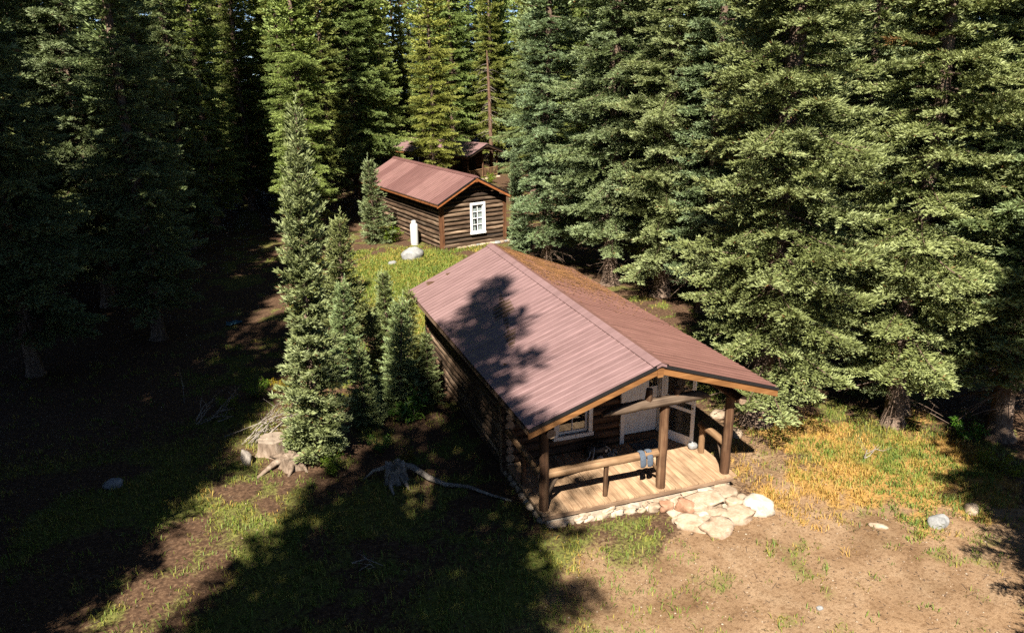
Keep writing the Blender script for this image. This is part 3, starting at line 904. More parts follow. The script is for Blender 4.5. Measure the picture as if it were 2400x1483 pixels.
def roof_build(parent, fl, bl, fr_, br, rf, rb, n, mat_l, mat_r, m_fascia, m_rake, band=True, rake_h=0.15, roof_name='roof', cap_end=True):
    """fl/bl left eave front/back, fr_/br right eave, rf/rb ridge"""
    fl, bl, fr_, br, rf, rb = map(Vector, (fl, bl, fr_, br, rf, rb))
    D = Vector((0, 0, -0.035)); G = Vector((0, 0, -0.045))
    mb = MB()
    for a, b, c, d in ((fl, bl, rb, rf), (fr_, br, rb, rf)):
        q = [p + G for p in (a, b, c, d)]
        mb.hexa([p + D for p in (a, b, c, d)] + q)
    roof = mb.build(roof_name, M['under_board'], parent)
    ins = lambda p, q, k: p + (q - p).normalized() * k
    nl = roof_panels(roof, fl, bl, rf, rb, n, mat_l)
    nr = roof_panels(roof, fr_, br, rf, rb, n, mat_r)
    # ridge cap: two long folded flanges
    w = 0.17
    for (e_f, e_b, nn, mm) in ((fl, bl, nl, mat_l), (fr_, br, nr, mat_r)):
        mb = MB()
        f0 = rf + Vector((0, 0, 0.040)); b0 = rb + Vector((0, 0, 0.040))
        f1 = rf + (e_f - rf).normalized() * w + nn * 0.032; b1 = rb + (e_b - rb).normalized() * w + nn * 0.032
        dy = (rf - rb).normalized() * 0.035
        f0 += dy; f1 += dy
        f2 = f1 - nn * 0.024; b2 = b1 - nn * 0.024
        mb.add([f0, f1, b1, b0], [(0, 1, 2, 3)]); mb.add([f1, f2, b2, b1], [(0, 1, 2, 3)])
        mb.build('ridge_cap', mm, roof)
    if cap_end:
        mb = MB(); dv = (rf - rb).normalized() * 0.045
        t0 = rf + Vector((0, 0, 0.036)) + dv
        a = rf + (fl - rf).normalized() * 0.11 + nl * 0.02 + dv; b = rf + (fr_ - rf).normalized() * 0.11 + nr * 0.02 + dv
        low = Vector((0, 0, -0.055))
        mb.add([a, t0, b, b + low, t0 + low * 1.2, a + low], [(0, 1, 4, 5), (1, 2, 3, 4)])
        mb.build('ridge_end_cap', mat_l, roof)
    # rake boards front and back, eave boards
    for (rr_, L_, Rr_, sgn) in ((rf, fl, fr_, -1), (rb, bl, br, 1)):
        dv = (rf - rb).normalized() * (-sgn)
        for e in (L_, Rr_):
            top0 = rr_ + Vector((0, 0, -0.068)); top1 = e + Vector((0, 0, -0.068))
            if band:
                mb = MB()
                a0, a1 = rr_ + G * 0.12, e + G * 0.12
                b0, b1 = top0, top1
                mb.hexa([b0 + dv * 0.002, b1 + dv * 0.002, b1 + dv * 0.022, b0 + dv * 0.022, a0 + dv * 0.002, a1 + dv * 0.002, a1 + dv * 0.022, a0 + dv * 0.022])
                mb.build('rake_band', M['black_band'], roof)  # black strip between the roof metal and the rake board
            mb = MB()
            d2 = -dv
            q0, q1 = top0 + Vector((0, 0, -rake_h)), top1 + Vector((0, 0, -rake_h))
            mb.hexa([q0 + d2 * 0.045, q1 + d2 * 0.045, q1 + d2 * 0.005, q0 + d2 * 0.005, top0 + d2 * 0.045, top1 + d2 * 0.045, top1 + d2 * 0.005, top0 + d2 * 0.005])
            # long grain runs along local X, so give the board its own frame
            o = mb.build('rake_board', m_rake, roof)
        if m_rake:
            mb = MB(); p = rr_ + Vector((0, 0, -0.06)) + dv * 0.012
            mb.hexa([p + Vector((-0.06, 0, -0.22)), p + Vector((0.06, 0, -0.22)), p + Vector((0.06, 0, -0.22)) - dv * 0.05, p + Vector((-0.06, 0, -0.22)) - dv * 0.05,
                     p + Vector((-0.075, 0, -0.03)), p + Vector((0.075, 0, -0.03)), p + Vector((0.075, 0, -0.03)) - dv * 0.05, p + Vector((-0.075, 0, -0.03)) - dv * 0.05])
            mb.build('ridge_block', m_rake, roof)
    for (a, b, sx) in ((fl, bl, 1), (fr_, br, -1)):
        mb = MB(); iv = Vector((sx, 0, 0)); t0 = Vector((0, 0, -0.06))
        k0 = (b - a).normalized() * 0.06
        a_, b_ = a + k0, b - k0
        mb.hexa([a_ + iv * 0.01 + t0 * 2.6, b_ + iv * 0.01 + t0 * 2.6, b_ + iv * 0.045 + t0 * 2.6, a_ + iv * 0.045 + t0 * 2.6,
                 a_ + iv * 0.01 + t0 * 1.4, b_ + iv * 0.01 + t0 * 1.4, b_ + iv * 0.045 + t0 * 1.4, a_ + iv * 0.045 + t0 * 1.4])
        mb.build('eave_board', m_fascia, roof)
    return roof

# ------------------------------------------------------------------ front cabin (origin: deck level at the porch's near left post)
cabin = thing('log_cabin', 'log cabin with dusty maroon metal roof and open front porch, nearest of the three', 'cabin', (0, 0, 0))
FL, BL = (-0.58, -0.61, 2.27), (-0.58, 9.79, 2.14)
FR, BR = (5.06, -0.61, 2.265), (5.02, 10.0, 2.20)
RF, RB = (2.20, -0.61, 3.20), (2.20, 10.12, 3.285)
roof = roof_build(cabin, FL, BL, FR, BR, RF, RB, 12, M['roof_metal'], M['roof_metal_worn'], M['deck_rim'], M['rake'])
def roof_z(x):
    return (3.20 - 0.335 * (2.20 - x) if x < 2.2 else 3.20 - 0.327 * (x - 2.2)) - 0.10

WY, BY, WX = 2.30, 9.45, 4.40
LH, LR = 0.205, 0.112
def log_wall(parent, axis, fixed, a0, a1, zlist, openings=(), mat='log_dark', roofline=None, r=LR, ends=0.16):
    for i, z in enumerate(zlist):
        s0, s1 = a0, a1
        if roofline:
            hw = roofline(z)
            if hw is None: continue
            s0, s1 = max(a0, hw[0]), min(a1, hw[1])
            if s1 - s0 < 0.3: continue
        segs = [(s0, s1)]
        for (o0, o1, z0, z1) in openings:
            if z0 - r * 0.7 < z < z1 + r * 0.7:
                ns = []
                for (p, q) in segs:
                    if o0 > p and o0 < q: ns.append((p, o0))
                    if o1 < q and o1 > p: ns.append((o1, q))
                    if o1 <= p or o0 >= q: ns.append((p, q))
                segs = ns
        for (p, q) in segs:
            if q - p < 0.05: continue
            rr = r * rl.uniform(0.86, 1.10); t = rl.uniform(0.86, 1.12)
            fo = fixed + rl.uniform(-0.012, 0.012)
            P0, P1 = ((p, fo, z), (q, fo, z)) if axis == 'x' else ((fo, p, z), (fo, q, z))
            if rl.random() < 0.5: P0, P1 = P1, P0
            make_log('log', P0, P1, rr, rr * t, M[mat], parent, 9, max(2, int((q - p) / 0.9)), 0.012)
zc = [-0.33 + LH * i for i in range(12)]
gl = [-0.33 + LH * i for i in range(12, 18)]
def gable(z):
    k = (3.13 - z) / 0.335
    return (2.2 - k + 0.10, 2.2 + k - 0.10)
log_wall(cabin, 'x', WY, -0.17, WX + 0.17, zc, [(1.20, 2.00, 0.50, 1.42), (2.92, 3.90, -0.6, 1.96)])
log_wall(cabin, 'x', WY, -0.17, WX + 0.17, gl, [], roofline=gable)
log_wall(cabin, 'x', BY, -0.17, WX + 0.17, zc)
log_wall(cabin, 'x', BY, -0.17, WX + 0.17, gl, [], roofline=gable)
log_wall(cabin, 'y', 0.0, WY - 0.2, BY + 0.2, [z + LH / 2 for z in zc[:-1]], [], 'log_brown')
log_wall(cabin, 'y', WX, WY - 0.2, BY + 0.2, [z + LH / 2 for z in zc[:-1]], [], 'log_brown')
# near-black sheets behind the logs: gap shade put into colour; and a room floor
mb = MB()
mb.box(-0.03, 0.03, WY, BY, -0.45, 2.05); mb.box(WX - 0.03, WX + 0.03, WY, BY, -0.45, 2.05); mb.box(0.03, WX - 0.03, BY - 0.03, BY + 0.03, -0.45, 2.1)
mb.box(0.03, 1.18, WY - 0.02, WY + 0.03, -0.45, 2.2); mb.box(2.02, 2.90, WY - 0.02, WY + 0.03, -0.45, 2.2); mb.box(3.92, WX - 0.03, WY - 0.02, WY + 0.03, -0.45, 2.2)
mb.box(1.18, 2.02, WY - 0.02, WY + 0.03, -0.45, 0.48); mb.box(1.18, 2.02, WY - 0.02, WY + 0.03, 1.44, 2.2); mb.box(2.90, 3.92, WY - 0.02, WY + 0.03, 1.98, 2.2)
mb.build('gap_backing', M['gap_shade'], cabin)
mb = MB(); mb.box(0.04, WX - 0.04, WY + 0.05, BY - 0.05, -0.12, -0.04); mb.build('room_floor', M['under_board'], cabin)

# plate logs along the eaves and the purlin
make_log('plate_log', (0.0, -0.34, 1.94), (0.0, 9.8, 1.93), 0.10, 0.10, M['log_post'], cabin, 9, 8)
make_log('plate_log', (4.40, -0.34, 1.95), (4.40, 9.8, 1.96), 0.10, 0.10, M['log_post'], cabin, 9, 8)
make_log('purlin', (3.45, -0.10, 2.60), (3.45, 9.9, 2.60), 0.075, 0.075, M['log_post'], cabin, 8, 6)
make_log('purlin', (0.95, -0.10, 2.60), (0.95, 9.9, 2.60), 0.075, 0.075, M['log_post'], cabin, 8, 6)
make_log('ridge_log', (2.20, -0.20, 2.95), (2.20, 9.9, 2.98), 0.10, 0.10, M['log_post'], cabin, 9, 8)

# porch deck
mb = MB()
mb.box(-0.06, 4.48, -0.075, -0.035, -0.165, -0.045)
mb.box(-0.06, -0.02, -0.03, 2.18, -0.165, -0.045); mb.box(4.44, 4.48, -0.03, 2.18, -0.165, -0.045)
for yj in (0.5, 1.1, 1.7): mb.box(-0.02, 4.44, yj, yj + 0.05, -0.165, -0.045)
deck = mb.build('porch_deck', M['deck_rim'], cabin)
x = -0.09; pk = None
while x < 4.50:
    w = rl.choice([0.135, 0.14, 0.145, 0.15])
    j = rl.uniform(-0.022, 0.018)
    mb = MB(); mb.box(0, w - 0.008, -0.10 + j, 2.19, -0.040, 0.0)
    o = mb.build('deck_plank', M['plank'], deck, (x, 0, rl.uniform(-0.003, 0.002)), (rl.uniform(-.001, .001), 0, 0))
    x += w
# second, lower rim board
mb = MB(); mb.box(-0.10, 4.50, -0.122, -0.08, -0.118, -0.048); mb.build('rim_board', M['deck_rim'], deck)

# stone foundation under the porch
mb = MB(); mb.box(0.02, 4.42, -0.085, 2.1, -0.75, -0.17); fnd = mb.build('foundation', M['mortar'], cabin)
rs = random.Random(8)
i = 0
for row in range(3):
    xx = 0.04 + rs.uniform(0, 0.1)
    while xx < 4.3:
        w = rs.uniform(0.15, 0.40); gzz = gzf(xx + w / 2, -0.1)
        room = -0.175 - gzz
        hh_ = rs.uniform(0.045, 0.075) if row else rs.uniform(0.06, 0.09)
        zz = gzz + 0.03 + row * 0.105 + rs.uniform(-0.02, 0.02)
        if zz + hh_ * 0.6 < -0.165 and rs.random() < 0.86 and not (2.9 < xx < 4.1 and row < 2):
            me = rock_mesh('stone', (w * 0.50, 0.075, hh_), 40 + i, M[rs.choice(['rock_cream', 'rock_pink', 'mortar', 'rock_tan', 'rock_tan', 'rock_cream'])], 3, 0.55, 0, 3.6)
            link('stone', me, fnd, (xx + w / 2, -0.055 - rs.uniform(0, 0.03) - (0.03 if row == 0 else 0), zz), (0, rs.uniform(-.4, .4), rs.uniform(-.15, .15)))
        xx += w * 1.02; i += 1
for k in range(9):
    me = rock_mesh('stone', (rs.uniform(.12, .18), 0.10, rs.uniform(.08, .11)), 140 + k, M[rs.choice(['rock_cream', 'rock_tan', 'rock_tan'])], 2, 0.3)
    link('stone', me, fnd, (0.0, 0.15 + k * 0.26, gzf(-.05, .15 + k * .26) + 0.03))

# porch posts, beams, rails
def post(name, x, y, z0, z1, r, mat='log_post'):
    return make_log(name, (x, y, z0), (x + rl.uniform(-.01, .01), y, z1), r, r * 0.93, M[mat], cabin, 11, 6, 0.008)
post('porch_post', 0.02, 0.10, 0.0, 1.86, 0.105)
post('porch_post', 2.735, 0.05, 0.0, 1.985, 0.105)
post('porch_post', 4.40, 0.10, 0.0, 1.87, 0.108)
def tie_taper(t, y, z, r):
    s = 1.0
    a = min(t / 0.22, 1.0); b = min((1 - t) / 0.09, 1.0)
    top = lerp(-0.35, 1.0, min(a, b) ** 0.7) * r
    if z > top: z = top
    return y * (0.7 + 0.3 * min(1, a * 1.6, b * 2)), z
make_log('tie_beam', (1.24, -0.05, 2.08), (3.74, -0.05, 2.11), 0.115, 0.112, M['log_grey'], cabin, 14, 18, 0.006, tie_taper)
def slant(t, y, z, r):
    return y, z
make_log('king_stub', (2.28, -0.05, 2.15), (2.30, -0.05, 2.43), 0.085, 0.07, M['log_post'], cabin, 8, 2, 0.004)
make_log('king_stub', (2.95, -0.05, 2.16), (2.95, -0.05, 2.33), 0.075, 0.07, M['log_post'], cabin, 8, 2, 0.004)
# front rail with its short post and knee braces
make_log('porch_rail', (0.05, 0.13, 0.79), (2.72, 0.10, 0.83), 0.098, 0.090, M['rail_tan'], cabin, 11, 8, 0.010)
make_log('rail_post', (1.45, 0.15, 0.0), (1.45, 0.13, 0.74), 0.055, 0.055, M['log_post'], cabin, 8, 3, 0.004)
make_log('knee_brace', (0.10, 0.16, 0.28), (0.36, 0.14, 0.74), 0.045, 0.04, M['log_grey'], cabin, 7, 2, 0.004)
make_log('knee_brace', (2.68, 0.16, 0.40), (2.44, 0.14, 0.74), 0.042, 0.04, M['rail_tan'], cabin, 7, 2, 0.004)
# side rails
make_log('porch_rail', (4.40, 0.16, 0.70), (4.41, 1.16, 0.72), 0.085, 0.085, M['rail_tan'], cabin, 11, 4, 0.008)
make_log('rail_post', (4.42, 1.10, 0.0), (4.42, 1.10, 0.66), 0.075, 0.072, M['rail_tan'], cabin, 9, 3, 0.005)
make_log('knee_brace', (4.41, 0.22, 0.18), (4.41, 0.46, 0.66), 0.040, 0.036, M['log_grey'], cabin, 7, 2, 0.004)
make_log('porch_rail', (-0.02, 0.12, 0.80), (-0.04, 2.10, 0.86), 0.085, 0.08, M['rail_tan'], cabin, 11, 6, 0.01)
make_log('rail_post', (-0.02, 1.20, -0.02), (-0.02, 1.20, 0.80), 0.06, 0.055, M['log_post'], cabin, 8, 3, 0.005)

# front window: painted casing, sash with panes, sill
mb = MB()
y0, y1 = WY - 0.155, WY - 0.105
mb.box(1.10, 1.20, y0, y1, 0.48, 1.46); mb.box(1.98, 2.08, y0, y1, 0.48, 1.46); mb.box(1.10, 2.08, y0 - 0.002, y1, 1.46, 1.56)
win = mb.build('window', M['white_paint'], cabin)
mb = MB(); mb.box(1.08, 2.10, y0 - 0.02, y1, 0.385, 0.478); mb.build('sill', M['white_paint'], win)
mb = MB()
ys0, ys1 = WY - 0.07, WY - 0.03
mb.box(1.20, 1.98, ys0, ys1, 0.48, 0.55); mb.box(1.20, 1.98, ys0, ys1, 1.39, 1.46); mb.box(1.20, 1.26, ys0, ys1, 0.55, 1.39); mb.box(1.92, 1.98, ys0, ys1, 0.55, 1.39)
mb.box(1.58, 1.60, ys0 + .004, ys1, 0.55, 1.39); mb.box(1.26, 1.92, ys0 + 0.006, ys1 - .002, 0.96, 0.99)
mb.build('sash', M['white_paint'], win)
for (a, b) in ((1.26, 1.58), (1.60, 1.92)):
    for (c, d) in ((0.55, 0.96), (0.99, 1.39)):
        mb = MB(); mb.box(a, b, WY - 0.052, WY - 0.046, c, d); mb.build('pane', M['glass'], win)

# door: painted frame, plank door, dark upper pane
mb = MB()
mb.box(2.82, 2.92, WY - 0.16, WY - 0.10, -0.02, 2.0); mb.box(3.90, 4.00, WY - 0.16, WY - 0.10, -0.02, 2.0); mb.box(2.82, 4.00, WY - 0.162, WY - 0.10, 2.0, 2.10)
mb.box(2.90, 2.925, WY - 0.10, WY + 0.10, 0.0, 1.99); mb.box(3.895, 3.92, WY - 0.10, WY + 0.10, 0.0, 1.99)
door = mb.build('door', M['white_paint'], cabin)
for i in range(4):
    a = 2.93 + i * 0.2405
    if i == 3:
        mb = MB(); mb.box(a, a + 0.236, WY + 0.03, WY + 0.065, 0.13, 1.30); mb.build('door_plank', M['door_grey'], door)
        mb = MB(); mb.box(a + .0, a + 0.236, WY + 0.028, WY + 0.066, 1.86, 1.98); mb.build('door_plank', M['door_grey'], door)
        mb = MB(); mb.box(a + 0.02, a + 0.20, WY + 0.045, WY + 0.052, 1.30, 1.86); mb.build('pane', M['glass'], door)
    else:
        mb = MB(); mb.box(a, a + 0.236, WY + 0.03, WY + 0.065, 0.13, 1.98); mb.build('door_plank', M['door_grey'], door)
mb = MB(); mb.box(2.92, 3.90, WY - 0.10, WY + 0.10, -0.02, 0.125); mb.build('threshold', M['log_dark'], door)
mb = MB(); mb.tube([(3.02, WY + 0.03, 0.95), (3.02, WY - 0.03, 0.95)], [0.012, 0.012], 6); mb.tube([(3.02, WY - 0.03, 0.95), (3.02, WY - 0.06, 0.95)], [0.03, 0.028], 8); mb.build('door_knob', M['brass'], door)

# screen door swung open on the right jamb
sd = link('screen_door', None, cabin, (3.97, WY - 0.17, 0.02), (0, 0, math.atan2(-0.80, 0.39)))
W_ = 0.86
mb = MB()
mb.box(0, 0.085, -0.016, 0.016, 0.0, 1.96); mb.box(W_ - 0.085, W_, -0.016, 0.016, 0.0, 1.96)
mb.box(0.085, W_ - 0.085, -0.0155, 0.0155, 0.0, 0.24); mb.box(0.085, W_ - 0.085, -0.0155, 0.0155, 1.86, 1.96)
mb.box(0.085, W_ - 0.085, -0.0155, 0.0155, 0.86, 0.94); mb.box(0.085, W_ - 0.085, -0.0155, 0.0155, 1.08, 1.16)
mb.build('frame', M['white_bright'], sd)
for (c, d) in ((0.24, 0.86), (0.94, 1.08), (1.16, 1.86)):
    mb = MB(); mb.add([(0.085, 0, c), (W_ - 0.085, 0, c), (W_ - 0.085, 0, d), (0.085, 0, d)], [(0, 1, 2, 3)])
    mb.build('screen_panel', M['screen'], sd)
mb = MB(); mb.box(W_ - 0.055, W_ - 0.03, -0.05, -0.016, 0.98, 1.02); mb.build('handle', M['brass'], sd)

# fallen needles on the shaded slope of the roof
rng = np.random.default_rng(77)
n = 17000
v_ = np.clip(rng.normal(0.86, 0.15, n), 0.40, 0.995); u_ = np.clip(rng.beta(1.5, 1.3, n), 0.01, 0.95)
keep = rng.random(n) < fbm(u_ * 7, v_ * 16, 5, 3) * 1.25
v_, u_ = v_[keep], u_[keep]; n = len(v_)
FRv, BRv, RFv, RBv = map(np.array, (FR, BR, RF, RB))
e = FRv + (BRv - FRv) * v_[:, None]; rr_ = RFv + (RBv - RFv) * v_[:, None]
pt = e + (rr_ - e) * u_[:, None]
nr = np.array([0.31, 0, 0.95])
pt = pt + nr * rng.uniform(0.012, 0.034, n)[:, None]
az = rng.uniform(0, 6.28, n); ln = rng.uniform(0.03, 0.09, n)
d = np.stack([np.cos(az), np.sin(az), -0.325 * np.cos(az)], 1)
sd_ = unit(np.cross(d, nr)) * rng.uniform(0.006, 0.013, n)[:, None]
V = np.stack([pt - d * ln[:, None] / 2 - sd_, pt - d * ln[:, None] / 2 + sd_, pt + d * ln[:, None] / 2 + sd_, pt + d * ln[:, None] / 2 - sd_], 1).reshape(-1, 3)
F_ = np.arange(n * 4).reshape(-1, 4)
mt = plain('needle_litter', (0.24, 0.115, 0.042), 0.9, 0.5, 3)
o = link('needle_litter', np_mesh('needle_litter', V, F_, mt)); tag(o, 'brown fallen needles lying on the far slope of the front cabin\'s roof', 'needles', kind='stuff')

# ------------------------------------------------------------------ things on the porch
def blob(mb, c, size, n=10, m_=7, power=2.5, seed=0, rough=0.06):
    vs = []; fs = []
    for i in range(m_ + 1):
        th = math.pi * i / m_
        for k in range(n):
            ph = 2 * math.pi * k / n
            d = Vector((math.sin(th) * math.cos(ph), math.sin(th) * math.sin(ph), math.cos(th)))
            q = (abs(d.x) ** power + abs(d.y) ** power + abs(d.z) ** power) ** (-1 / power)
            q *= 1 + rough * mnoise.noise(d * 2.2 + Vector((seed, seed * 2, 0)))
            vs.append((c[0] + d.x * q * size[0], c[1] + d.y * q * size[1], c[2] + d.z * q * size[2]))
    for i in range(m_):
        for k in range(n):
            fs.append((i * n + k, (i + 1) * n + k, (i + 1) * n + (k + 1) % n, i * n + (k + 1) % n))
    mb.add(vs, fs)

mb = MB(); mb.box(-0.36, 0.36, -0.24, 0.24, 0, 0.012)
for k in range(14): mb.box(-0.35, 0.35, -0.235 + k * 0.034, -0.235 + k * 0.034 + 0.016, 0.011, 0.018)
tag(mb.build('doormat', M['mat_grey'], None, (3.38, 1.84, 0.002), (0, 0, 0.02)), 'grey ribbed doormat lying in front of the white door', 'doormat')
me = rock_mesh('door_stone', (0.115, 0.10, 0.085), 3, M['rock_grey'], 3, 0.12, 0.75)
tag(link('door_stone', me, None, (4.33, 1.33, 0.075)), 'pale rounded stone holding the screen door open', 'stone')

bp = thing('backpack', 'black backpack with grey straps lying on the porch boards by the log wall', 'backpack', (2.05, 1.86, 0.0), 0.15)
mb = MB(); blob(mb, (0, 0.02, 0.15), (0.27, 0.16, 0.15), 14, 10, 2.8, 3, 0.14); mb.build('pack_body', M['pack_black'], bp, sm=True)
mb = MB(); blob(mb, (0.03, -0.10, 0.17), (0.16, 0.08, 0.10), 12, 8, 2.6, 5, 0.12); mb.build('front_pocket', M['pack_black'], bp, sm=True)
for (pts) in ([(-0.22, -0.08, 0.18), (-0.30, -0.16, 0.10), (-0.36, -0.14, 0.012), (-0.28, -0.24, 0.012)], [(-0.12, -0.10, 0.26), (-0.22, -0.22, 0.16), (-0.30, -0.26, 0.02)], [(0.20, -0.06, 0.22), (0.29, -0.14, 0.14), (0.36, -0.10, 0.012)]):
    mb = MB(); mb.tube(pts, [0.014] * len(pts), 5); mb.build('strap', M['pack_grey'], bp)
mb = MB(); mb.tube([(0.02, 0.0, 0.29), (0.05, -0.03, 0.35), (0.13, -0.03, 0.35), (0.16, 0.0, 0.28)], [0.012] * 4, 5); mb.build('carry_handle', M['pack_black'], bp)
mb = MB(); mb.box(0.12, 0.19, -0.19, -0.175, 0.12, 0.19); mb.build('buckle', M['pack_grey'], bp)

cp = thing('baseball_cap', 'grey baseball cap with a gold front patch lying beside the backpack', 'cap', (2.02, 1.58, 0.0), -0.35)
mb = MB(); vs = []; fs = []
for i in range(7):
    th = math.pi / 2 * i / 6
    for k in range(16):
        ph = 2 * math.pi * k / 16
        vs.append((0.092 * math.cos(th) * math.cos(ph), 0.10 * math.cos(th) * math.sin(ph), 0.005 + 0.115 * math.sin(th)))
for i in range(6):
    for k in range(16): fs.append((i * 16 + k, i * 16 + (k + 1) % 16, (i + 1) * 16 + (k + 1) % 16, (i + 1) * 16 + k))
mb.add(vs, fs); mb.mi = [1 if 1 <= (f % 16) <= 7 else 0 for f in range(len(fs))]
mb.build('cap_crown', [M['cap_grey'], M['pack_black']], cp, sm=True)
mb = MB(); vs = []; n_ = 12
for k in range(n_ + 1):
    a = math.pi + math.pi * k / n_
    vs += [(0.092 * math.cos(a), 0.09 * math.sin(a), 0.012), (0.105 * math.cos(a) * 0.95, 0.09 * math.sin(a) * 0.9 - 0.075 * abs(math.sin(a)), 0.004)]
mb.add(vs, [(2 * k, 2 * k + 1, 2 * k + 3, 2 * k + 2) for k in range(n_)]); mb.add([(x_, y_, z_ + .008) for x_, y_, z_ in vs], [(2 * k, 2 * k + 2, 2 * k + 3, 2 * k + 1) for k in range(n_)])
mb.build('brim', M['cap_grey'], cp)
mb = MB(); vs = [(0, -0.082, 0.075)]
for k in range(10):
    a = 2 * math.pi * k / 10; px = 0.040 * math.cos(a); pz = 0.068 + 0.030 * math.sin(a)
    th = math.asin(min(1, (pz - 0.005) / 0.115)); vs.append((px, -math.sqrt(max(0, (0.101 * math.cos(th)) ** 2 - px * px)) - 0.006, pz))
mb.add(vs, [(0, 1 + k, 1 + (k + 1) % 10) for k in range(10)]); mb.build('patch', M['patch_gold'], cp)

for i, (sx, sy, rz, lb) in enumerate([(2.36, 1.70, 0.5, 'grey strapped sandal nearer the cap, one of a pair'), (2.50, 1.80, -0.3, 'grey strapped sandal nearer the doormat, one of a pair')]):
    s_ = thing('sandal', lb, 'sandal', (sx, sy, 0.0), rz, 'pair of sandals on the porch')
    mb = MB(); vs = []
    for z_ in (0.0, 0.025):
        for k in range(14):
            a = 2 * math.pi * k / 14; wv = 0.046 + 0.008 * math.cos(a)
            vs.append((wv * math.sin(a), 0.13 * math.cos(a), z_))
    mb.add(vs, [tuple(range(13, -1, -1)), tuple(range(14, 28))] + [(k, (k + 1) % 14, 14 + (k + 1) % 14, 14 + k) for k in range(14)])
    mb.build('sole', M['sandal_grey'], s_)
    for yy in (0.05, -0.02, -0.08):
        mb = MB(); mb.tube([(-0.048, yy, 0.02), (-0.03, yy, 0.06), (0.03, yy, 0.065), (0.048, yy, 0.02)], [0.011] * 4, 5); mb.build('strap', M['pack_grey'], s_)

# a pair of socks hung over the front rail
def sock(x, dz, lb):
    prof = [(-0.02, 0.10), (-0.06, 0.055), (-0.098, 0.0), (-0.112, -0.06), (-0.118, -0.13), (-0.120, -0.17), (-0.118, -0.205 + dz), (-0.110, -0.228 + dz)]
    prof = [(0.09, 0.02), (0.05, 0.088)] + prof
    wid = [0.066, 0.068, 0.068, 0.070, 0.072, 0.074, 0.076, 0.074, 0.064, 0.034]
    mb = MB(); vs = []
    n_ = 8
    for (yy, zz), w in zip(prof, wid):
        for k in range(n_):
            a = 2 * math.pi * k / n_
            vs.append((w * math.cos(a) + 0.004 * math.sin(zz * 40 + x * 9), yy - 0.012 + 0.018 * math.sin(a), zz + (0.014 * math.sin(a) if zz > 0.03 else 0)))
    fs = [(i * n_ + k, i * n_ + (k + 1) % n_, (i + 1) * n_ + (k + 1) % n_, (i + 1) * n_ + k) for i in range(len(prof) - 1) for k in range(n_)]
    fs += [tuple(range(n_ - 1, -1, -1)), tuple((len(prof) - 1) * n_ + k for k in range(n_))]
    mb.add(vs, fs)
    tag(mb.build('sock', M['sock_blue'], None, (x, 0.105, 0.83), sm=True), lb, 'sock', 'pair of socks on the rail')
sock(2.25, 0.0, 'blue-grey sock hung over the porch rail, farther from the middle post')
sock(2.415, -0.01, 'blue-grey sock hung over the porch rail, next to the middle post')

# stone steps in front of the porch opening
st = thing('stone_steps', 'rough steps of cream and pink stones set in mortar before the porch', 'steps', (3.4, -0.6, gzf(3.4, -0.6)))
g0 = gzf(3.4, -0.6)
def stone(x, y, z, sx, sy, sz, mat, seed, flat=0.55, rz=0.0, rough=0.34, pw=4.0):
    me = rock_mesh('stone', (sx, sy, sz * 1.35), seed, M[mat], 3, rough, flat, pw)
    link('stone', me, st, (x - 3.4, y + 0.6, z - g0 + 0.02), (0, 0, rz))
me = rock_mesh('mortar_bed', (0.92, 0.62, 0.19), 5, M['mortar'], 3, 0.22, 0.5, 2.8); link('mortar_bed', me, st, (0.14, 0.06, -0.02))
me = rock_mesh('mortar_bed', (0.62, 0.34, 0.25), 6, M['mortar'], 3, 0.22, 0.5, 2.8); link('mortar_bed', me, st, (0.30, 0.28, -0.04))
stone(3.52, -0.46, -0.26, 0.47, 0.27, 0.13, 'rock_cream', 1, 0.5, 0.12)
stone(3.06, -0.52, -0.27, 0.13, 0.22, 0.15, 'rock_red', 2, 0.5, 0.5)
stone(4.12, -0.30, -0.27, 0.30, 0.22, 0.11, 'rock_tan', 3, 0.5, 0.1)
stone(3.75, -0.17, -0.25, 0.16, 0.10, 0.09, 'rock_white', 4, 0.6)
stone(4.62, -0.86, -0.40, 0.36, 0.27, 0.22, 'rock_white', 5, 0.75, -0.75, 0.26, 2.4)
stone(3.02, -0.98, -0.40, 0.36, 0.27, 0.14, 'rock_cream', 6, 0.5, -0.35)
stone(3.34, -1.28, -0.42, 0.33, 0.26, 0.17, 'rock_pink', 7, 0.55, 0.35)
stone(3.98, -1.00, -0.41, 0.36, 0.24, 0.15, 'rock_pink', 8, 0.55, 0.1)
stone(4.16, -0.66, -0.33, 0.17, 0.13, 0.12, 'rock_pink', 9, 0.55)
stone(3.60, -0.86, -0.36, 0.22, 0.14, 0.11, 'rock_tan', 10, 0.5)
stone(2.78, -0.78, -0.42, 0.18, 0.13, 0.10, 'rock_cream', 11, 0.6)
stone(3.66, -1.12, -0.42, 0.14, 0.11, 0.10, 'rock_white', 14, 0.6)
stone(4.36, -0.95, -0.42, 0.16, 0.12, 0.10, 'rock_cream', 15, 0.6)
stone(3.32, -0.78, -0.35, 0.17, 0.10, 0.08, 'rock_white', 16, 0.6, 0.3)
stone(3.00, -0.24, -0.28, 0.16, 0.10, 0.09, 'rock_pink', 17, 0.6, 0.2)
stone(3.36, -0.17, -0.26, 0.19, 0.09, 0.09, 'rock_cream', 18, 0.6, -0.1)
stone(4.42, -0.52, -0.38, 0.15, 0.14, 0.10, 'rock_tan', 19, 0.6)
stone(2.72, -0.25, -0.31, 0.15, 0.11, 0.09, 'rock_red', 12, 0.6)
stone(2.45, -0.18, -0.33, 0.12, 0.10, 0.08, 'rock_tan', 13, 0.6)

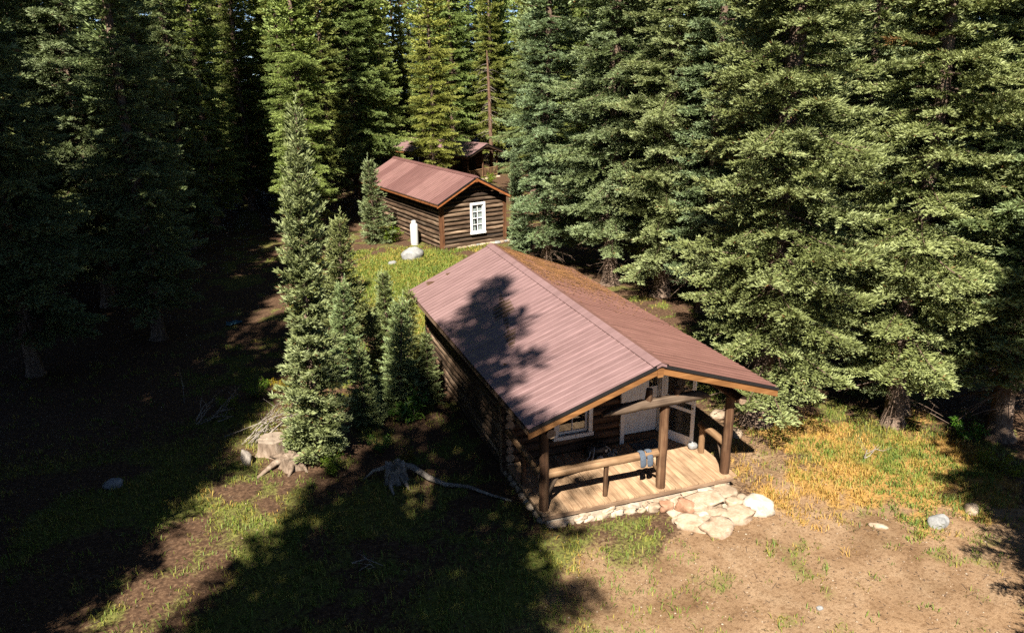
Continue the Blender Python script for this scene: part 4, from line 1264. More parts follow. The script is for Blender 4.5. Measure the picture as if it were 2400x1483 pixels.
# ------------------------------------------------------------------ second cabin
c2 = thing('log_cabin', 'small windowed log cabin with banded maroon roof, behind the front cabin', 'cabin', (4.35, 24.75, -0.35), 0.2223)
W2, L2, E2, Rz2 = 3.66, 9.1, 2.39, 3.57
roof_build(c2, (-0.43, -0.47, E2), (-0.43, 9.48, E2), (W2 + 0.43, -0.47, E2), (W2 + 0.43, 9.48, E2), (W2 / 2, -0.47, Rz2), (W2 / 2, 9.48, Rz2), 11,
           M['roof_metal_far'], M['roof_metal_far'], M['fascia_red'], M['fascia_red'], band=True, rake_h=0.14)
LH2 = 0.225
z2 = [0.10 + LH2 * i for i in range(10)]
g2 = [0.10 + LH2 * i for i in range(10, 15)]
sl2 = (Rz2 - E2) / (W2 / 2 + 0.43)
def gable2(z):
    k = (Rz2 - 0.20 - z) / sl2
    return (W2 / 2 - k, W2 / 2 + k)
op = [(1.65, 2.40, 0.72, 2.07)]
log_wall(c2, 'x', 0.0, 0.06, W2 - 0.06, z2, op, 'log_brown', None, 0.108)
log_wall(c2, 'x', 0.0, 0.06, W2 - 0.06, g2, [], 'log_brown', gable2, 0.108)
log_wall(c2, 'x', L2, 0.06, W2 - 0.06, z2 + g2, [], 'log_brown', lambda z: gable2(z) if z > 2.2 else (0, W2), 0.122)
log_wall(c2, 'y', 0.0, 0.06, L2 - 0.06, z2, [], 'log_brown', None, 0.108)
log_wall(c2, 'y', W2, 0.06, L2 - 0.06, z2, [], 'log_brown', None, 0.108)
for (cx_, cy_) in ((0, 0), (W2, 0), (0, L2), (W2, L2)):
    mb = MB(); mb.box(cx_ - 0.10, cx_ + 0.10, cy_ - 0.10, cy_ + 0.10, -0.15, 2.36); mb.build('corner_post', M['corner_wood'], c2)
mb = MB(); mb.box(-0.03, 0.03, 0, L2, -0.2, 2.35); mb.box(W2 - 0.03, W2 + 0.03, 0, L2, -0.2, 2.35)
mb.box(0.03, 1.68, -0.03, 0.03, -0.2, 2.35); mb.box(2.37, W2 - 0.03, -0.03, 0.03, -0.2, 2.35); mb.box(1.68, 2.37, -0.03, 0.03, -0.2, 0.74); mb.box(1.68, 2.37, -0.03, 0.03, 2.05, 2.35)
mb.box(0.03, W2 - 0.03, L2 - 0.03, L2 + 0.03, -0.2, 2.35)
mb.add([(0.2, 0, 2.35), (W2 - 0.2, 0, 2.35), (W2 / 2, 0, 3.35)], [(0, 1, 2)])
mb.build('gap_backing', M['gap_shade'], c2)  # backing sheets, shade of the log gaps painted as near-black
mb = MB()
mb.box(1.70, 1.82, -0.17, -0.11, 0.53, 2.08); mb.box(2.60, 2.72, -0.17, -0.11, 0.53, 2.08); mb.box(1.70, 2.72, -0.172, -0.11, 2.08, 2.20); mb.box(1.68, 2.74, -0.19, -0.11, 0.42, 0.53)
w2 = mb.build('window', M['white_bright'], c2)
w2.scale = (0.85, 1, 0.9); w2.location = (0.14, 0, 0.22)
mb = MB()
mb.box(1.82, 2.60, -0.10, -0.06, 0.53, 0.59); mb.box(1.82, 2.60, -0.10, -0.06, 2.02, 2.08); mb.box(1.82, 1.88, -0.10, -0.06, 0.59, 2.02); mb.box(2.54, 2.60, -0.10, -0.06, 0.59, 2.02)
mb.box(2.19, 2.23, -0.098, -0.062, 0.59, 2.02)
for zz in (0.93, 1.285, 1.66): mb.box(1.88, 2.54, -0.096, -0.064, zz, zz + (0.05 if zz == 1.285 else 0.03))
mb.build('sash', M['white_bright'], w2)
for (a, b) in ((1.88, 2.19), (2.23, 2.54)):
    for (c_, d_) in ((0.59, 0.93), (0.96, 1.285), (1.335, 1.66), (1.69, 2.02)):
        mb = MB(); mb.box(a, b, -0.083, -0.079, c_, d_); mb.build('pane', M['glass_clear'], w2)
for sx, x0_ in ((1, 1.86), (-1, 2.56)):
    mb = MB(); vs = []
    for i in range(15):
        t = i / 14
        for zz, k in ((0.57, 0.26), (1.25, 0.20 if sx > 0 else 0.27), (2.04, 0.34)):
            vs.append((x0_ + sx * t * k, -0.03 + 0.014 * math.sin(t * 30), zz))
    mb.add(vs, [(3 * i + j, 3 * i + 3 + j, 3 * i + 4 + j, 3 * i + 1 + j) for i in range(14) for j in range(2)])
    mb.build('curtain', M['curtain'], w2)
rs = random.Random(4)
for k in range(13):
    me = rock_mesh('foundation_stone', (rs.uniform(.16, .26), rs.uniform(.12, .18), rs.uniform(.07, .11)), 200 + k, M[rs.choice(['rock_tan', 'rock_cream', 'rock_grey'])], 2, 0.2)
    link('foundation_stone', me, c2, (0.9 + k * 0.28, -0.10 + rs.uniform(-.05, .05), -0.03))

# propane tank by the left wall
pt = thing('propane_tank', 'tall white propane cylinder standing at the second cabin\'s left wall', 'gas tank', (3.32, 26.5, gzf(3.32, 26.5)))
mb = MB(); prof = [(0.0, 0.19), (0.06, 0.20), (0.10, 0.205), (0.98, 0.205), (1.06, 0.19), (1.12, 0.14), (1.15, 0.06)]
mb.tube([(0, 0, z_) for z_, r_ in prof], [r_ for z_, r_ in prof], 20); mb.build('cylinder', M['tank_white'], pt, sm=True)
mb = MB(); vs = []
for k in range(15):
    a = 0.6 + 5.0 * k / 14
    vs += [(0.13 * math.cos(a), 0.13 * math.sin(a), 1.10), (0.13 * math.cos(a), 0.13 * math.sin(a), 1.26), (0.12 * math.cos(a), 0.12 * math.sin(a), 1.26), (0.12 * math.cos(a), 0.12 * math.sin(a), 1.10)]
mb.add(vs, [(4 * k + j, 4 * k + 4 + j, 4 * k + 4 + (j + 1) % 4, 4 * k + (j + 1) % 4) for k in range(14) for j in range(4)]); mb.build('collar', M['tank_white'], pt)
mb = MB(); mb.tube([(0, 0, 1.14), (0, 0, 1.22)], [0.03, 0.03], 8); mb.tube([(0, 0, 1.19), (-0.09, 0.02, 1.19)], [0.018, 0.018], 6); mb.build('valve', M['brass'], pt)
mb = MB(); mb.tube([(0, 0, 0), (0, 0, 0.05)], [0.20, 0.19], 18); mb.build('foot_ring', M['tank_white'], pt)

# ------------------------------------------------------------------ far cabin
c3 = thing('log_cabin', 'far log cabin with a railed porch, half hidden behind trees past the second cabin', 'cabin', (11.93, 45.7, -0.35), 0.55)
W3, E3, Rz3, PD = 3.5, 2.0, 2.78, 1.7
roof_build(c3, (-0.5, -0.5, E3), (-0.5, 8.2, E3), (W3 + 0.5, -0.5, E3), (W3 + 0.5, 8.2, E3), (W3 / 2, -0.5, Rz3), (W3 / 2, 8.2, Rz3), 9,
           M['roof_metal'], M['roof_metal_worn'], M['rake'], M['under_board'], band=True, rake_h=0.13)
z3 = [0.12 + 0.225 * i for i in range(9)]
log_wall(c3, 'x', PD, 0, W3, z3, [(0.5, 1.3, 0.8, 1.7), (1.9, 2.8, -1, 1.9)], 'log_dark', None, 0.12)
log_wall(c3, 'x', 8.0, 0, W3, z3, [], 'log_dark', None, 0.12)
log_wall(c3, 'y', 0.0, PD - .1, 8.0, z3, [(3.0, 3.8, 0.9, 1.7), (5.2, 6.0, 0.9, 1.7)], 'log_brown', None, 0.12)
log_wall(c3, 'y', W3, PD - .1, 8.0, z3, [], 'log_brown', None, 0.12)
mb = MB(); mb.box(-0.02, 0.02, PD, 8, -.2, 2.0); mb.box(W3 - .02, W3 + .02, PD, 8, -.2, 2.0); mb.box(.02, W3 - .02, PD + .06, PD + .1, -.2, 2.4); mb.box(.02, W3 - .02, 7.94, 7.98, -.2, 2.4); mb.build('gap_backing', M['gap_shade'], c3)  # near-black backing, shade in gaps and openings put into its colour
for yy in (3.0, 5.2):
    mb = MB(); mb.box(-0.16, -0.10, yy - .06, yy, 0.84, 1.76); mb.box(-0.16, -0.10, yy + .8, yy + .86, 0.84, 1.76); mb.box(-0.161, -0.10, yy, yy + .8, 1.70, 1.76); mb.box(-0.17, -0.10, yy, yy + .8, 0.84, .90)
    mb.box(-0.12, -0.09, yy + .385, yy + .415, 0.90, 1.70); w3 = mb.build('window', M['white_paint'], c3)
    mb = MB(); mb.box(-0.104, -0.10, yy, yy + .8, .9, 1.7); mb.build('pane', M['glass'], w3)
mb = MB(); mb.box(-0.05, W3 + .05, -0.1, PD, 0.0, 0.10); mb.build('porch_deck', M['deck_rim'], c3)
for xx_ in (0.02, W3 / 2, W3 - 0.02):
    make_log('porch_post', (xx_, 0, 0.1), (xx_, 0, E3 - 0.05), 0.07, 0.065, M['log_post'], c3, 8, 3)
for (a, b) in (((0.09, 0, 0.80), (W3 / 2 - 0.07, 0, 0.80)), ((0.09, 0, 0.22), (W3 / 2 - 0.07, 0, 0.22)), ((W3 / 2 + .07, 0, 0.80), (W3 - 0.09, 0, 0.80)), ((W3 / 2 + .07, 0, 0.22), (W3 - 0.09, 0, 0.22))):
    make_log('porch_rail', a, b, 0.035, 0.035, M['rail_tan'], c3, 6, 2)
for k in range(22):
    xx_ = 0.16 + k * 0.148
    if abs(xx_ - W3 / 2) < 0.09: continue
    make_log('baluster', (xx_, 0.0, 0.22), (xx_, 0.0, 0.80), 0.022, 0.022, M['rail_tan'], c3, 5, 1)
for k in range(8):
    me = rock_mesh('foundation_stone', (0.24, 0.2, 0.17), 300 + k, M['rock_tan'], 2, 0.2); link('foundation_stone', me, c3, (0.1 + k * 0.48, -0.12, -0.06))

# ------------------------------------------------------------------ stumps, dead wood, rocks
def stump(loc, r, h, label, seed, mat='stump_wood', roots=(), cut=True, tilt=0.0):
    rr = random.Random(seed)
    s_ = thing('tree_stump', label, 'stump', (loc[0], loc[1], gzf(*loc) - 0.05), rr.uniform(0, 6))
    n = 28; vs = []; fs = []
    prof = [(-0.1, 1.45), (0.06, 1.28), (0.18, 1.10), (0.5, 1.0), (0.85, 0.97), (1.0, 0.95)]
    for j, (t, k) in enumerate(prof):
        for i in range(n):
            a = 2 * math.pi * i / n
            fl = 1 + 0.10 * math.sin(5 * a + seed) * (1.4 - t) + 0.05 * math.sin(11 * a + seed * 2) + rr.uniform(-0.03, 0.03)
            z = h * t + (tilt * math.cos(a) * h * t) + (0 if cut or j < 4 else rr.uniform(-0.16, 0.10) * h)
            vs.append((r * k * fl * math.cos(a), r * k * fl * math.sin(a), z))
    for j in range(len(prof) - 1):
        for i in range(n): fs.append((j * n + i, j * n + (i + 1) % n, (j + 1) * n + (i + 1) % n, (j + 1) * n + i))
    mb = MB(); mb.add(vs, fs); mb.build('stump_side', M[mat], s_, sm=True)
    b = (len(prof) - 1) * n; top = [vs[b + i] for i in range(n)]
    mb = MB(); tv = list(top); tf = []
    for ring in (0.7, 0.4):
        tv += [(p[0] * ring, p[1] * ring, p[2] + rr.uniform(-0.012, 0.006) - (0 if cut else 0.08 * h * (1.2 - ring))) for p in top]
    tv.append((0, 0, sum(p[2] for p in top) / n - (0.005 if cut else 0.12 * h)))
    for q in (0, 1):
        for i in range(n): tf.append((q * n + i, q * n + (i + 1) % n, (q + 1) * n + (i + 1) % n, (q + 1) * n + i))
    for i in range(n): tf.append((2 * n + i, 2 * n + (i + 1) % n, 3 * n))
    mb.add(tv, tf); mb.build('cut_face', M['stump_top'] if cut else M[mat], s_)
    s_.rotation_euler.z = 0
    for pts, r0 in roots:
        mb = MB(); k = len(pts)
        mb.tube([(p[0] - loc[0], p[1] - loc[1], (gzf(p[0], p[1]) + p[2]) - (gzf(*loc) - 0.05)) for p in pts], [r0 * (1 - 0.75 * i / (k - 1)) for i in range(k)], 8)
        mb.build('root', M[mat], s_, sm=True)
    return s_
mt, nt, b = new_mat('stump_top')
tc = nt.nodes.new('ShaderNodeTexCoord')
ln_ = nt.nodes.new('ShaderNodeVectorMath'); ln_.operation = 'LENGTH'
mpx = nt.nodes.new('ShaderNodeMapping'); mpx.inputs['Scale'].default_value = (1, 1, 0.0); nt.links.new(tc.outputs['Object'], mpx.inputs['Vector']); nt.links.new(mpx.outputs[0], ln_.inputs[0])
nz = noise_tex(nt, tc.outputs['Object'], 5, 4)
wv = mathn(nt, 'SINE', mathn(nt, 'MULTIPLY', mathn(nt, 'ADD', ln_.outputs['Value'], mathn(nt, 'MULTIPLY', nz, 0.06)), 190))
f = mathn(nt, 'ADD', mathn(nt, 'MULTIPLY', wv, 0.14), nz)
nt.links.new(ramp(nt, f, [(0.3, (0.11, 0.078, 0.055)), (0.5, (0.21, 0.16, 0.115)), (0.72, (0.29, 0.235, 0.18))]), b.inputs['Base Color'])
b.inputs['Roughness'].default_value = 0.9
bump(nt, b, f, 0.4, 0.02)
M['stump_top'] = mt

stump((-5.1, 5.35), 0.36, 0.40, 'wide flat-cut stump with cracked sides in front of the twig pile', 3)
stump((-4.72, 4.35), 0.27, 0.34, 'low old stump with spreading pale roots at the foot of the slim spruce', 6, roots=[
    ([(-4.85, 4.40, 0.20), (-5.10, 4.42, 0.14), (-5.32, 4.25, 0.07), (-5.55, 4.05, 0.0)], 0.11),
    ([(-4.72, 4.25, 0.18), (-4.78, 4.02, 0.09), (-4.86, 3.86, 0.0)], 0.10),
    ([(-4.60, 4.30, 0.15), (-4.48, 4.10, 0.08), (-4.42, 3.92, -0.01)], 0.09),
    ([(-4.9, 4.6, 0.2), (-5.1, 4.8, 0.12), (-5.2, 5.0, 0.03)], 0.08)], cut=False)
stump((-2.55, 2.85), 0.24, 0.46, 'shaded grey weathered stump with one long root snaking toward the porch', 9, 'dead_wood', roots=[
    ([(-2.45, 2.95, 0.30), (-2.15, 2.95, 0.22), (-1.85, 2.45, 0.12), (-1.55, 2.12, 0.06), (-1.1, 1.9, 0.05), (-0.7, 1.35, 0.06), (-0.35, 1.05, 0.03)], 0.085),
    ([(-2.65, 2.65, 0.22), (-2.75, 2.40, 0.10), (-2.72, 2.2, 0.0)], 0.08),
    ([(-2.45, 2.62, 0.2), (-2.40, 2.42, 0.1), (-2.35, 2.25, 0.0)], 0.08),
    ([(-2.75, 2.95, 0.3), (-3.0, 3.1, 0.2), (-3.25, 3.05, 0.05)], 0.06)], cut=False)

def boulder(x, y, size, mat, seed, label, rz=0.0, sink=0.3, flat=0.0, name='boulder', cat='rock', group=None):
    me = rock_mesh(name, size, seed, M[mat], 3, 0.24, flat, 2.3)
    tag(link(name, me, None, (x, y, gzf(x, y) + size[2] * (1 - 2 * sink) * 0.8), (0, 0, rz)), label, cat, group)
boulder(2.52, 23.45, (0.55, 0.36, 0.40), 'rock_grey', 21, 'big smooth grey boulder on the lawn before the second cabin', 0.25)
boulder(7.85, -2.62, (0.25, 0.17, 0.15), 'rock_grey', 22, 'low grey boulder at the edge of the golden grass', 0.1)
boulder(6.60, -2.25, (0.20, 0.075, 0.06), 'rock_tan', 23, 'thin pale rock lying in the dirt below the golden grass', -0.75)
boulder(-8.65, 4.87, (0.22, 0.16, 0.13), 'rock_grey', 25, 'lone grey rock in the dark shaded grass at the left')
boulder(3.66, -4.0, (0.07, 0.05, 0.035), 'rock_grey', 26, 'small bluish stone alone in the bare dirt')
boulder(8.9, -2.5, (0.20, 0.14, 0.12), 'rock_tan', 28, 'tan rock in shade just right of the low grey boulder', 0.9)
boulder(6.5, 3.5, (0.24, 0.20, 0.10), 'rock_tan', 30, 'pale rock beside the thick trunk behind the porch\'s right post', 0.3)
boulder(6.3, 2.35, (0.19, 0.16, 0.12), 'rock_tan', 31, 'rock at the foot of the thick trunk right of the porch', 0.8)
boulder(-5.75, 4.95, (0.12, 0.22, 0.22), 'dead_wood', 32, 'upright weathered wood chunk left of the two stumps', 0.3, 0.2, 0, 'wood_chunk', 'wood')
boulder(1.35, 22.6, (0.22, 0.17, 0.12), 'rock_grey', 33, 'small rock in shade left of the big grey boulder', 0.3)
mb = MB(); rr = random.Random(3); vs = [(x_ * 0.11 + rr.uniform(-.02, .02), y_ * 0.09 + rr.uniform(-.02, .02), 0.03 + rr.uniform(0, 0.09)) for y_ in range(5) for x_ in range(6)]
mb.add(vs, [(y_ * 6 + x_, y_ * 6 + x_ + 1, y_ * 6 + x_ + 7, y_ * 6 + x_ + 6) for y_ in range(4) for x_ in range(5)])
tag(mb.build('tarp_scrap', M['tarp_blue'], None, (-6.1, 16.1, gzf(-6.1, 16.1))), 'crumpled blue tarp scrap on the ground in the dark left forest', 'tarp')

def stick_pile(x, y, n, L, label, seed, spread=0.6, up=0.25, name='twig_pile', cat='branches', r=0.014, mat='dead_wood'):
    rr = random.Random(seed); mb = MB()
    for k in range(n):
        a = rr.gauss(0.25, 0.5); l = L * rr.uniform(0.5, 1.1)
        cx_, cy_ = rr.uniform(-spread, spread), rr.uniform(-spread, spread) * 0.5
        p0 = Vector((cx_ - math.cos(a) * l / 2, cy_ - math.sin(a) * l / 2, rr.uniform(0.0, 0.12)))
        p1 = Vector((cx_ + math.cos(a) * l / 2, cy_ + math.sin(a) * l / 2, rr.uniform(0.05, up * 1.8)))
        mid = (p0 + p1) / 2 + Vector((rr.uniform(-.08, .08), rr.uniform(-.08, .08), rr.uniform(0, .12)))
        r0 = r * rr.uniform(0.6, 1.4)
        mb.tube([p0, mid, p1], [r0, r0 * 0.75, r0 * 0.25], 4)
        for j in range(3):
            q = mid.lerp(p1, rr.random()); d = Vector((rr.uniform(-1, 1), rr.uniform(-1, 1), rr.uniform(0, 1))).normalized() * rr.uniform(0.15, 0.4)
            mb.tube([q, q + d], [r0 * 0.4, r0 * 0.12], 3)
    tag(mb.build(name, M[mat], None, (x, y, gzf(x, y))), label, cat)
stick_pile(-4.95, 6.5, 16, 1.6, 'pile of bare grey branches behind the wide flat-cut stump', 1, 0.5, 0.35)
stick_pile(-6.35, 7.8, 12, 0.9, 'bare twiggy dead brush left of the branch pile', 2, 0.5, 0.5)
stick_pile(8.55, 0.2, 3, 0.5, 'few bare sticks lying in the golden grass', 3, 0.3, 0.06)
stick_pile(-3.9, -0.3, 2, 0.6, 'pale stick on the shaded grass before the old stump', 5, 0.2, 0.05)
ds = MB(); ds.tube([(0, 0, -0.05), (0.03, 0, 0.5), (0.0, 0.02, 1.1)], [0.014, 0.011, 0.004], 5); ds.tube([(0.02, 0, 0.42), (0.12, 0.03, 0.58)], [0.006, 0.002], 4)
tag(ds.build('dead_sapling', M['dead_wood'], None, (-7.3, 9.3, gzf(-7.3, 9.3))), 'single upright dead sapling in the dark grass left of the brush', 'sapling')

# dead standing tree by the far cabin
dt = thing('dead_tree', 'bare reddish dead trunk rising beside the far cabin\'s porch', 'tree', (14.9, 49.0, gzf(14.9, 49.0)))
V1, F1 = tubes_mesh('t', [(np.array([[0, 0, -.3], [0.02, 0, 2], [-0.03, 0.02, 5], [-0.10, 0, 7.5], [-0.2, 0, 9.6]]), np.array([0.19, 0.16, 0.14, 0.11, 0.05]))], 10, None)
M['bark_red'] = bark('bark_red', (0.06, 0.035, 0.022), (0.12, 0.072, 0.047), (0.18, 0.12, 0.085))
link('trunk', np_mesh('trunk', V1, F1, M['bark_red'], None, True), dt)
rngd = np.random.default_rng(5); lines = []
for k in range(60):
    z = rngd.uniform(1.2, 9.2); a = rngd.uniform(0, 6.28); l = rngd.uniform(0.4, 1.5); f = np.array([math.cos(a), math.sin(a), 0]); t = np.linspace(0, 1, 4)[:, None]
    p = np.array([-0.02 * z, 0, z]) + f * l * t + np.array([0, 0, 1.]) * (-0.35 * l * t * t + rngd.normal(0, .1) * t)
    lines.append((p, np.array([.02, .015, .01, .004])))
V2, F2 = tubes_mesh('b', lines, 3, None); link('branches', np_mesh('branches', V2, F2, M['dead_wood']), dt)

# ------------------------------------------------------------------ leafy shrubs
def shrub(name, x, y, r, h, n, leaf, col, label, seed, cat='shrub', tmean=0.5, group=None):
    rng = np.random.default_rng(seed)
    s_ = thing(name, label, cat, (x, y, gzf(x, y)), 0, group)
    ns = max(6, int(14 * r))
    lines = []; tips = []
    for k in range(ns):
        a = rng.uniform(0, 6.28); o = rng.uniform(0.2, 1.0) * r; hh = h * rng.uniform(0.55, 1.05) * (1 - 0.35 * (o / r) ** 2)
        t = np.linspace(0, 1, 5)[:, None]
        p = np.concatenate([np.cos(a) * o * t ** 1.3, np.sin(a) * o * t ** 1.3, hh * t], 1) + rng.normal(0, 0.02, (5, 3)) * t
        lines.append((p, np.array([.012, .01, .007, .005, .002]))); tips.append(p)
    V, F = tubes_mesh('s', lines, 4, None); link('stems', np_mesh('stems', V, F, M['bark']), s_)
    idx = rng.integers(0, ns, n); tt = rng.beta(2.2, 1.0, n) * 3.99
    tp = np.stack(tips)
    i0 = tt.astype(int); fr_ = (tt - i0)[:, None]
    pos = tp[idx, i0] * (1 - fr_) + tp[idx, np.minimum(i0 + 1, 4)] * fr_ + rng.normal(0, 0.05, (n, 3)) * min(1.0, r * 1.6)
    pos[:, 2] = np.maximum(pos[:, 2], 0.03)
    d = unit(pos * np.array([1, 1, 0.2]) / r + rng.normal(0, 0.55, (n, 3)) + np.array([0, 0, 0.25]))
    A = unit(np.cross(d, rng.normal(0, 0.5, (n, 3)) + np.array([0, 0, 1.0])))
    ll = leaf[0] * rng.uniform(0.6, 1.2, n)[:, None]; ww = leaf[1] * rng.uniform(0.7, 1.2, n)[:, None]
    dr = np.array([0, 0, -1.0]) * ll * 0.18
    V = np.stack([pos, pos + d * ll * .5 + A * ww * .5, pos + d * ll + dr, pos + d * ll * .5 - A * ww * .5], 1).reshape(-1, 3)
    F = np.arange(n * 4).reshape(-1, 4)
    tv = np.clip(rng.normal(tmean, 0.2, n), 0, 1)
    T4 = np.repeat(np.stack([tv, (rng.random(n) < 0.03) * 0.8, np.zeros(n), np.ones(n)], 1), 4, 0)
    lv = link('leaves', np_mesh('leaves', V, F, M['leaves'], T4), s_); lv.color = (*col, 1)
shrub('leafy_bush', -1.45, 5.75, 0.55, 0.95, 420, (0.20, 0.06), (0.95, 1.15, 0.9), 'bush with long glossy bright green leaves beside the front cabin\'s left wall', 1, tmean=0.6)
shrub('shrub', -4.42, 4.95, 0.55, 0.55, 1600, (0.045, 0.022), (1.5, 1.35, 0.7), 'yellow-green shrub hugging the foot of the slim spruce by the cut stump', 2)
shrub('shrub', -3.85, 3.75, 0.55, 0.42, 1500, (0.045, 0.022), (1.3, 1.25, 0.7), 'low yellowing shrub before the slim spruce, right of the old stump', 3)
shrub('shrub', -5.35, 9.0, 0.55, 0.55, 1100, (0.05, 0.028), (1.1, 1.2, 0.6), 'yellow-green shrub in a light patch behind the branch pile', 4)
shrub('shrub', -4.55, 9.2, 0.5, 0.45, 1000, (0.05, 0.026), (2.4, 1.15, 0.5), 'orange autumn shrub at the left flank of the slim spruce', 5)
shrub('shrub', -6.1, 8.4, 0.5, 0.5, 700, (0.05, 0.026), (1.5, 1.25, 0.7), 'sparse yellowing shrub next to the dead brush', 6)
shrub('shrub', 2.35, 27.3, 0.65, 1.05, 1500, (0.07, 0.035), (1.4, 1.3, 0.6), 'yellow-green bush beside the white propane cylinder', 7)
shrub('shrub', -2.75, 7.0, 0.6, 0.6, 1000, (0.05, 0.026), (2.2, 1.0, 0.6), 'reddish autumn shrub between the slim spruce and the front cabin', 8)
shrub('shrub', -2.1, 3.6, 0.3, 0.35, 320, (0.07, 0.02), (2.1, 0.95, 0.5), 'tiny reddish shrub growing behind the grey weathered stump', 9)
shrub('shrub', -2.6, 4.3, 0.4, 0.5, 700, (0.05, 0.026), (0.9, 1.1, 0.8), 'small green shrub in shade behind the weathered stump', 10)
shrub('shrub', 13.2, 44.5, 0.8, 0.8, 900, (0.10, 0.05), (1.5, 1.35, 0.6), 'yellow bushes in front of the far cabin\'s porch rail', 11)
shrub('shrub', 10.9, -1.4, 0.55, 0.5, 1000, (0.09, 0.022), (1.6, 1.25, 0.5), 'yellowing shrub in the shade right of the golden grass', 12)
shrub('shrub', 11.5, 0.0, 0.5, 0.6, 700, (0.09, 0.03), (0.8, 1.2, 0.6), 'green fern-like shrub in the shade by the dark leaning trunk', 13)
shrub('shrub', -0.55, 10.6, 0.5, 0.5, 900, (0.05, 0.026), (1.6, 1.1, 0.5), 'yellow shrub at the front cabin\'s far left corner', 14)

# ------------------------------------------------------------------ grass, pebbles, litter
def blades(name, label, seed, ntuft, per, box, dens, hgt, wid, tint, cat, spread=0.06):
    rng = np.random.default_rng(seed)
    x = rng.uniform(box[0], box[1], ntuft); y = rng.uniform(box[2], box[3], ntuft)
    k = rng.random(ntuft) < dens(x, y)
    x, y = x[k], y[k]
    # nothing grows inside the cabins or under the deck
    ok = ~((x > -0.15) & (x < 4.5) & (y > -0.12) & (y < 9.6))
    cx_, cy_ = x - 4.35, y - 24.75
    lx = cx_ * math.cos(.2223) + cy_ * math.sin(.2223); ly = -cx_ * math.sin(.2223) + cy_ * math.cos(.2223)
    ok &= ~((lx > -0.1) & (lx < 3.8) & (ly > -0.1) & (ly < 9.2))
    ok &= ~(np.hypot((x - 3.5) / 1.0, (y + 0.6) / 0.72) < 1)
    x, y = x[ok], y[ok]
    sz = rng.uniform(0.5, 1.25, len(x))
    tt = rng.normal(0, 0.10, len(x))
    x = np.repeat(x, per); y = np.repeat(y, per); sz = np.repeat(sz, per); tt = np.repeat(tt, per)
    n = len(x)
    x = x + rng.normal(0, spread, n); y = y + rng.normal(0, spread, n)
    z = gz(x, y) - 0.005
    h = hgt * sz * rng.uniform(0.5, 1.3, n); a = rng.uniform(0, 6.28, n); lean = rng.uniform(0.15, 0.95, n)
    d = np.stack([np.cos(a), np.sin(a), np.zeros(n)], 1); s_ = np.stack([-np.sin(a), np.cos(a), np.zeros(n)], 1)
    p = np.stack([x, y, z], 1)
    w = (wid * rng.uniform(0.7, 1.3, n))[:, None]
    U = np.array([0, 0, 1.0])
    mid = p + d * (h * lean * 0.35)[:, None] + U * (h * 0.6)[:, None]
    tip = p + d * (h * lean)[:, None] + U * (h * (1.05 - 0.45 * lean))[:, None]
    V = np.stack([p - s_ * w, p + s_ * w, mid + s_ * w * 0.8, mid - s_ * w * 0.8, tip], 1).reshape(-1, 3)
    b = (np.arange(n) * 5)[:, None]
    F = np.concatenate([b + np.array([[0, 1, 2]]), b + np.array([[0, 2, 3]]), b + np.array([[3, 2, 4]])], 0)
    tv = np.clip(tint(x, y) + tt + rng.normal(0, 0.12, n), 0, 1)
    T4 = np.repeat(np.stack([tv, np.zeros(n), np.zeros(n), np.ones(n)], 1), 5, 0)
    o = link(name, np_mesh(name, V, F, M['blades'], T4)); tag(o, label, cat, kind='stuff')
    return n
nb = 0
nb += blades('grass', 'short green and yellowing grass round the cabins', 1, 60000, 6, (-14, 12, -8, 14), lambda x, y: 0.9 * np.clip(zones(x, y)[0], 0, 1) ** 1.3 + 0.012, 0.12, 0.008,
       lambda x, y: 0.22 + 0.5 * fbm(x * 0.8, y * 0.8, 61, 3), 'grass', 0.07)
nb += blades('lawn_grass', 'bright green lawn grass between the two nearest cabins', 2, 26000, 5, (-4, 7, 9, 26), lambda x, y: np.clip(zones(x, y)[0], 0, 1), 0.14, 0.012,
       lambda x, y: 0.15 + 0.6 * fbm(x * 0.5, y * 0.5, 62, 3), 'grass', 0.08)
nb += blades('dry_grass', 'golden dry grass on the sunny slope right of the steps', 3, 9000, 8, (5, 13, -4, 4), lambda x, y: np.clip(zones(x, y)[1] * 0.6, 0, 1), 0.14, 0.008,
       lambda x, y: 0.30 + 0.68 * smooth(0.26, 0.62, fbm(x * 0.9, y * 0.9, 63, 3)), 'grass', 0.07)

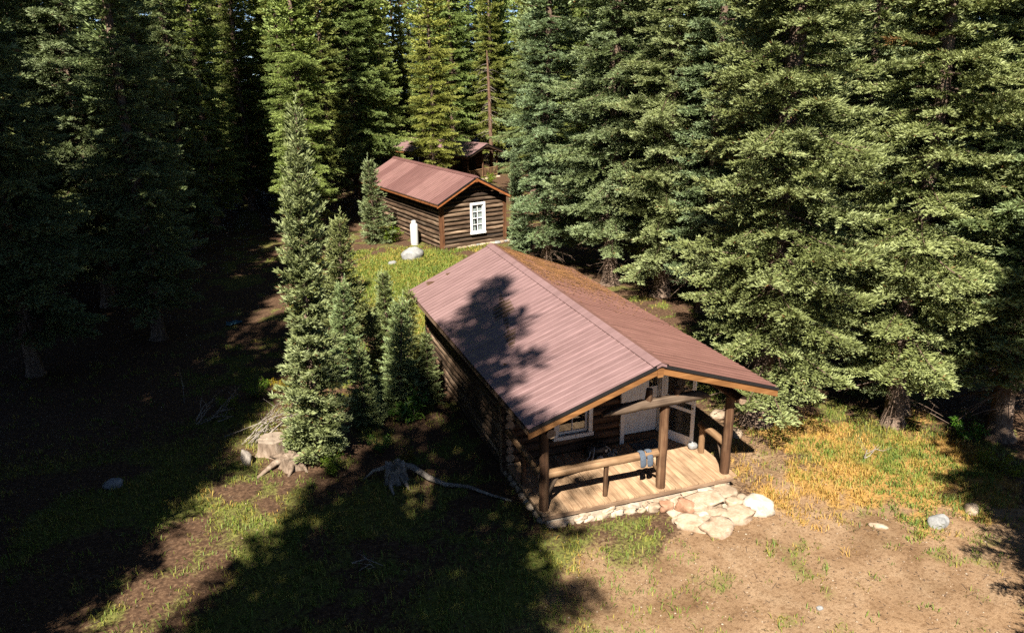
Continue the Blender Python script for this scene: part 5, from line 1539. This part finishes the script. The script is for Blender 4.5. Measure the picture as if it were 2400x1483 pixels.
rng = np.random.default_rng(9)
n = 9000
x = rng.uniform(-10, 11, n); y = rng.uniform(-8, 5, n)
k = rng.random(n) < zones(x, y)[2] * 0.9 + 0.08
k &= ~((x > -0.2) & (x < 4.6) & (y > -0.15))
x, y = x[k], y[k]; n = len(x)
s_ = 0.006 + 0.02 * rng.random(n) ** 3.5
base = np.array([[1, 0, 0], [0, 1, 0], [-1, 0, 0], [0, -1, 0], [0, 0, .7], [0, 0, -.7]], float)
V = base[None] * s_[:, None, None] * rng.uniform(0.6, 1.3, (n, 6, 1))
ca, sa = np.cos(rng.uniform(0, 6.28, n)), np.sin(rng.uniform(0, 6.28, n))
V = np.stack([V[..., 0] * ca[:, None] - V[..., 1] * sa[:, None], V[..., 0] * sa[:, None] + V[..., 1] * ca[:, None], V[..., 2]], -1)
V = V + np.stack([x, y, gz(x, y) + s_ * 0.25], 1)[:, None, :]
f8 = np.array([[0, 1, 4], [1, 2, 4], [2, 3, 4], [3, 0, 4], [1, 0, 5], [2, 1, 5], [3, 2, 5], [0, 3, 5]])
F = (f8[None] + (np.arange(n) * 6)[:, None, None]).reshape(-1, 3)
o = link('gravel', np_mesh('gravel', V.reshape(-1, 3), F, M['rock_tan'])); tag(o, 'fine pale gravel strewn over the bare dirt yard', 'gravel', kind='stuff')

n = 26000
x = rng.uniform(-13, 12, n); y = rng.uniform(-8, 14, n)
k = ~((x > -0.2) & (x < 4.6) & (y > -0.15) & (y < 9.6)) & (rng.random(n) < 0.35 + 0.65 * fbm(x * .8, y * .8, 71, 3) ** 2 * 1.4)
x, y = x[k], y[k]; n = len(x)
a = rng.uniform(0, 6.28, n); l = rng.uniform(0.02, 0.07, n) + 0.16 * (rng.random(n) < 0.03); w = rng.uniform(0.004, 0.010, n)
d = np.stack([np.cos(a), np.sin(a), np.zeros(n)], 1); sd_ = np.stack([-np.sin(a), np.cos(a), np.zeros(n)], 1)
p = np.stack([x, y, gz(x, y) + 0.008], 1); U = np.array([0, 0, 1.])
z1 = rng.uniform(0, 0.02, n)[:, None]
V = np.stack([p - d * l[:, None] / 2 - sd_ * w[:, None], p - d * l[:, None] / 2 + sd_ * w[:, None], p + d * l[:, None] / 2 + sd_ * w[:, None] + U * z1, p + d * l[:, None] / 2 - sd_ * w[:, None] + U * z1], 1).reshape(-1, 3)
o = link('twig_litter', np_mesh('twig_litter', V, np.arange(n * 4).reshape(-1, 4), plain('twig_litter', (0.085, 0.055, 0.035), 0.9, 0.6, 4))); tag(o, 'small dry twigs and cone bits scattered over the yard', 'litter', kind='stuff')
